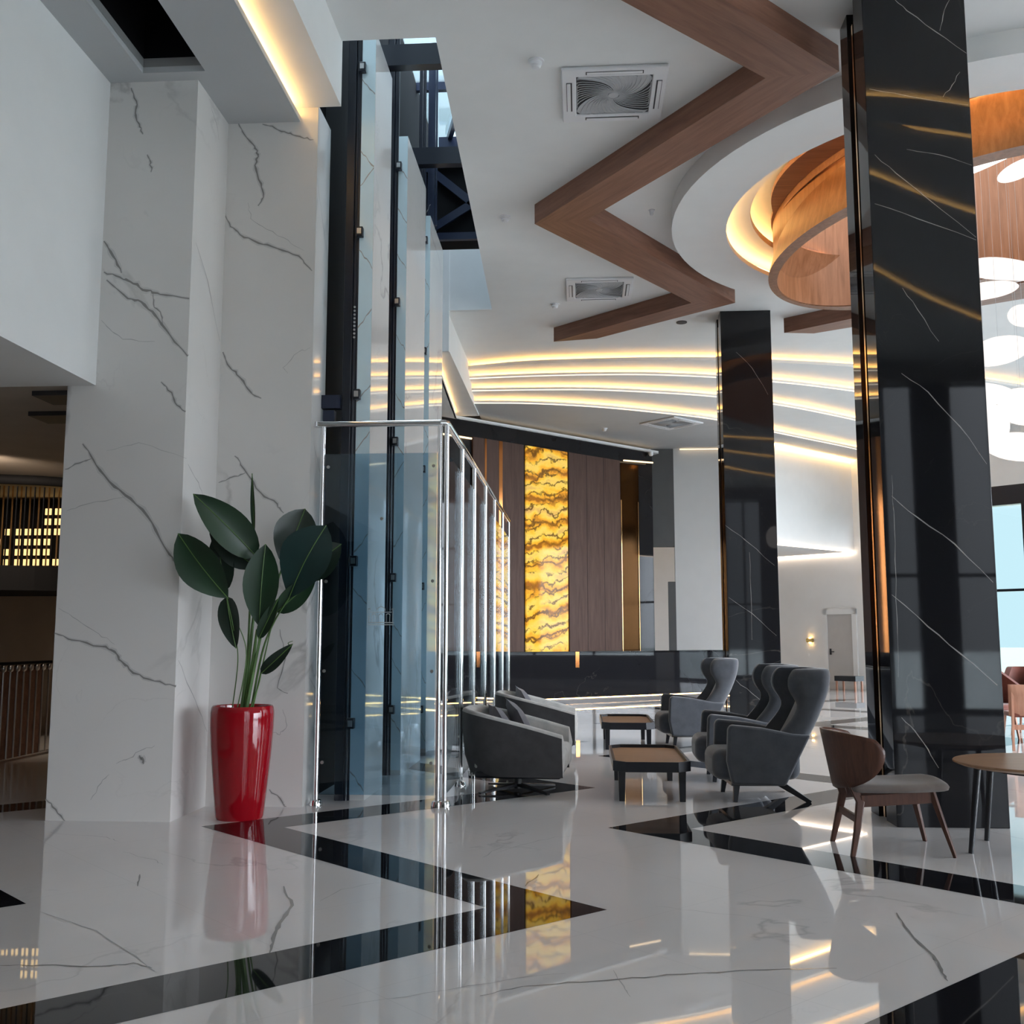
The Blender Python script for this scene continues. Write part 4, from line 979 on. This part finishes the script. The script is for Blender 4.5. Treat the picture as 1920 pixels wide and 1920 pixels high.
# ---- opal pebble pendants under the drum
def pebble(label, x, y, z, a, b_, c, rot):
    t = thing('pebble_pendant', label, 'pendant lamp', (x, y, z), 0, 'white opal pebble pendants')
    m = MB(); rows = []; n = 24; k = 14
    for i in range(k+1):
        th = -PI/2 + PI*i/k; r_ = []
        for j in range(n):
            ph = 2*PI*j/n; r0 = 1 + .13*math.cos(2*ph + 1) + .07*math.cos(3*ph)
            r_.append((a*r0*math.cos(th)*math.cos(ph), b_*r0*math.cos(th)*math.sin(ph), c*math.sin(th)))
        rows.append(r_)
    m.grid(rows, closed=True); o = m.build('shade', M['pebble'], t, smooth=80, weld=True); o.rotation_euler = rot
    MB().tube([(0, 0, c*.8), (0, 0, 7.5 - z)], .0014, 5).build('cord', M['grey_plastic'], t)
PB = [('widest white pebble pendant, highest of the cluster under the drum', 1880, 505, 12.3, .46, .26, .10, (.0,.15,.1)),
      ('white pebble pendant tucked under the widest pebble pendant', 1850, 545, 12.9, .34, .22, .10, (.0,-.12,.1)),
      ('pebble pendant shaped like a bean, level with the far walnut beam', 1917, 592, 13.0, .16, .14, .14, (0,.4,0)),
      ('bean shaped white pebble pendant in the middle of the cluster', 1872, 658, 11.7, .31, .20, .16, (.0,-.2,.1)),
      ('flat white pebble pendant just under the bean shaped one', 1850, 738, 13.4, .32, .20, .13, (0,.15,0)),
      ('round white pebble pendant hanging to the right, low in the cluster', 1915, 762, 11.2, .22, .16, .20, (0,.4,0)),
      ('round white pebble pendant hanging beside the near pillar edge, low down', 1852, 800, 10.7, .18, .16, .24, (.1,.1,0)),
      ('long white pebble pendant, lowest of the cluster', 1915, 838, 12.5, .40, .22, .17, (0,.1,.1)),
      ('tilted white pebble pendant high inside the drum', 1912, 318, 10.5, .22, .16, .09, (.2,-.5,.2))]
PB = [(q[0], *onY(q[1], q[2], q[3]), *q[4:]) for q in PB]
for q in PB: pebble(*q)

# ---- far left: balustrade, landing with backlit glass behind slim bars
t = thing('stair_balustrade', 'dark balustrade of slim ball topped bars at the far left', 'balustrade', (-6.5, 9.0, 0))
MB().box(-.04, .04, 0, 3.45, 1.07, 1.10).build('top_rail', M['black_hole'], t)
MB().box(-.12, -.08, 0, 3.45, 0, 1.05).build('back_panel', M['wood'], t)
for k in range(24):
    y = .07 + k*.145; b = MB(); b.tube([(.03, y, .02), (.03, y, 1.0)], .012, 8); b.lathe([(0, .98), (.03, 1.0), (.036, 1.03), (.03, 1.055), (0, 1.07)], 12, (.03, y, 0))
    b.build('bar', M['brushed'], t, smooth=50)
t = thing('landing', 'dark curved landing with slim upright bars at the far left', 'landing', (-6.8, 12.2, 1.95))
cv = [(-2.2, -.6), (-1.2, -.35), (-.3, -.05), (.35, .28), (.62, .62), (.75, 1.2)]
e_ = smooth_edge(cv, list(np.linspace(-2.2, .75, 20)))
b = MB(); b.prism(e_ + [(.75, 1.9), (-2.2, 1.9)], 0, .30); b.build('slab', M['black_hole'], t)
for i in range(0, 60):
    x = -2.1 + i*.047
    if x > .55: break
    y = float(np.interp(x, [q[0] for q in e_], [q[1] for q in e_])) + .04
    MB().box(x, x + .011, y, y + .02, .30, 1.28).build('bar', M['gold' if i % 2 else 'black_hole'], t)
pts = [(x, y + .05, 1.36) for x, y in e_ if x < .7]; MB().tube(pts, .06, 8).build('top_rail', M['black_hole'], t, smooth=50)
t = thing('backlit_screen', 'screen of glowing amber glass blocks behind the landing bars', 'light screen', (-8.3, 14.3, 2.25))
MB().box(-.6, 1.55, .02, .08, -.1, 1.1).build('frame', M['black_hole'], t)
r = random.Random(4)
for i in range(14):
    for j in range(7):
        if r.random() < .12 or (j > 4 and i < 8): continue
        MB().box(-.5 + i*.145, -.5 + i*.145 + .085, 0, .03, j*.145, j*.145 + .09).build('glass_block', M['block_glow'], t)
t = thing('fill_lamp', 'unseen warm lamp added to brighten the dim zone at the far left', 'fill_lamp', (-6.6, 10.6, 3.37))  # added fixture and spot, unseen, to lift the dark far left walls
MB().lathe([(0, -.012), (.09, -.012), (.11, 0)], 20).build('trim_ring', M['dark_plastic'], t, smooth=40)
MB().lathe([(0, -.016), (.07, -.016), (.07, -.012)], 20).build('lamp_face', M['led'], t)
L_ = bpy.data.lights.new('fill_spot', 'SPOT'); L_.energy = 280; L_.color = (1, .82, .64); L_.shadow_soft_size = .1; L_.spot_size = 1.9; L_.spot_blend = .9
lo_ = bpy.data.objects.new('fill_spot', L_); COL.objects.link(lo_); lo_.location = (-6.6, 10.6, 3.33); lo_.rotation_euler = (1.12, 0, 0)
for x, y, lab in ((-4.28, 8.25, 'black recessed ceiling box at the top left corner of the near marble pier'), (-4.72, 9.0, 'second black recessed ceiling box, behind the first at the far left')):
    o = MB().box(x - .16, x + .20, y - .25, y + .1, 3.33, 3.369).build('ceiling_speaker', M['dark_plastic']); tag(o, lab, 'speaker')
# ================================================================== PLANT
t = thing('potted_plant', 'tall leafy plant in a glossy red pot beside the white marble piers', 'plant', (-2.64, 8.08, 0))
PX, PYY = -2.64, 8.08
MB().lathe([(0, 0), (.175, 0), (.182, .02), (.205, .25), (.228, .50), (.240, .68), (.242, .80), (.236, .84), (.228, .852), (.215, .845), (.210, .80), (.21, .74), (0, .74)], 64).build('pot', M['pot'], t, smooth=50)
MB().lathe([(0, .745), (.209, .745)], 32).build('soil', M['soil'], t)
def pl(px, py, dy=0.0):
    p = onY(px, py, PYY + dy); return Vector((p.x - PX, p.y - PYY, p.z))
def leaf(base, tip, wpx, fold=.25, droop=.0, mat='leaf', tilt=0.0, wide=.45, name='leaf'):
    """pointed oval blade from base to tip, wpx photo pixels wide, folded along its midrib"""
    A, B = base, tip; d = (B - A); Ln = d.length; d.normalize()
    nrm = Vector((0, -1, 0)); nrm = (nrm - d*nrm.dot(d)).normalized(); sd = d.cross(nrm).normalized()
    nrm = (nrm*math.cos(tilt) + sd*math.sin(tilt)).normalized(); sd = d.cross(nrm).normalized()
    hw = wpx * 8.1/1950/2; rows = []; n = 13
    for i in range(n):
        s_ = i/(n-1); w_ = hw * (math.sin(PI*s_**(.5/(1-wide) if wide > .5 else .75*wide/.45))**.72) if 0 < s_ < 1 else .001
        c = A + d*Ln*s_ + nrm*(droop*math.sin(PI*s_)*Ln) ; row = []
        for k in range(-4, 5):
            u = k/4; row.append(c + sd*w_*u*math.cos(fold*abs(u)) + nrm*(w_*fold*abs(u)**1.4))
        rows.append(row)
    b = MB(); b.grid(rows); o = b.build(name, M[mat], t, smooth=80)
    mid = [r_[4] + nrm*.0035 for r_ in rows]
    MB().tube(mid, .004, 5).build('midrib', M['stem'], o)
    return o
def stem(pts, r=.008, mat='stem'):
    P = [Vector(p) for p in pts]; Q = []
    for i in range(len(P)-1):
        p0, p1, p2, p3 = P[max(i-1,0)], P[i], P[i+1], P[min(i+2, len(P)-1)]
        for j in range(6):
            s_ = j/6; Q.append(.5*((2*p1) + (p2-p0)*s_ + (2*p0-5*p1+4*p2-p3)*s_*s_ + (3*p1-p0-3*p2+p3)*s_**3))
    Q.append(P[-1]); MB().tube(Q, r, 8, r2=r*.55).build('stem', M[mat], t, smooth=50)
S0 = lambda x, y=0.0: Vector((x, y, .74))
leaf(pl(482,1045), pl(362,926,-.30), 74, .30, .06, 'leaf', .35, .5)
leaf(pl(478,1062,.05), pl(392,990,-.02), 56, .35, .04, 'leaf_dark', -.3)
leaf(pl(428,1122,-.22), pl(334,1000,-.38), 84, .30, .05, 'leaf', -.15, .55)
leaf(pl(420,1112,.02), pl(408,995,.05), 52, .35, .03, 'leaf_dark', .3, .5)
leaf(pl(425,1118,-.05), pl(443,1216,-.10), 44, .28, .03, 'leaf_dark', .1)
leaf(pl(477,1000,.05), pl(473,888,.10), 13, .8, .0, 'leaf', .0)
leaf(pl(486,1175,-.05), pl(498,1020,-.10), 70, .25, .05, 'leaf', .1, .55)
leaf(pl(530,1060,.05), pl(572,954,.14), 86, .30, .06, 'leaf_dark', .3, .55)
leaf(pl(542,1122,-.02), pl(612,985,-.06), 108, .22, .07, 'leaf_blue', -.2, .6)
leaf(pl(560,1080,.08), pl(640,1020,.10), 70, .25, .04, 'leaf_dark', .2, .5)
leaf(pl(518,1148), pl(592,1082,.02), 46, .35, .03, 'leaf', .3, .5)
leaf(pl(485,1198,-.05), pl(522,1122,-.08), 27, .4, .02, 'leaf', .1)
leaf(pl(489,1263,-.04), pl(549,1207,-.08), 27, .3, .05, 'leaf_dark', .2)
for pts, r_ in (((S0(-.02), pl(466,1240), pl(476,1150), pl(486,1060)), .016), ((S0(.01), pl(474,1240), pl(482,1180,-.03)), .018), ((S0(.03,-.03), pl(480,1235), pl(500,1150), pl(530,1062,.05)), .014),
    ((S0(.0,.05), pl(470,1220,.05), pl(478,1100,.06), pl(477,1000,.05)), .008), ((S0(.05,.02), pl(490,1230), pl(512,1170), pl(544,1118,-.02)), .010), ((S0(-.10,.02), pl(446,1240), pl(438,1180,-.1), pl(426,1122,-.2)), .005),
    ((S0(-.05,-.03), pl(462,1230,-.03), pl(444,1165,-.04), pl(428,1122)), .005), ((S0(.04,-.04), pl(483,1290,-.04), pl(490,1260,-.04)), .007), ((S0(.02,-.03), pl(478,1240,-.04), pl(486,1196,-.05)), .009), ((S0(.06,.0), pl(494,1240), pl(508,1180), pl(520,1146)), .007),
    ((pl(546,1212,-.08), pl(540,1206,-.08), pl(549,1202,-.08)), .004), ((S0(-.03,.03), pl(464,1230,.03), pl(470,1120,.04), pl(480,1060,.05)), .012)):
    stem(pts, r_)
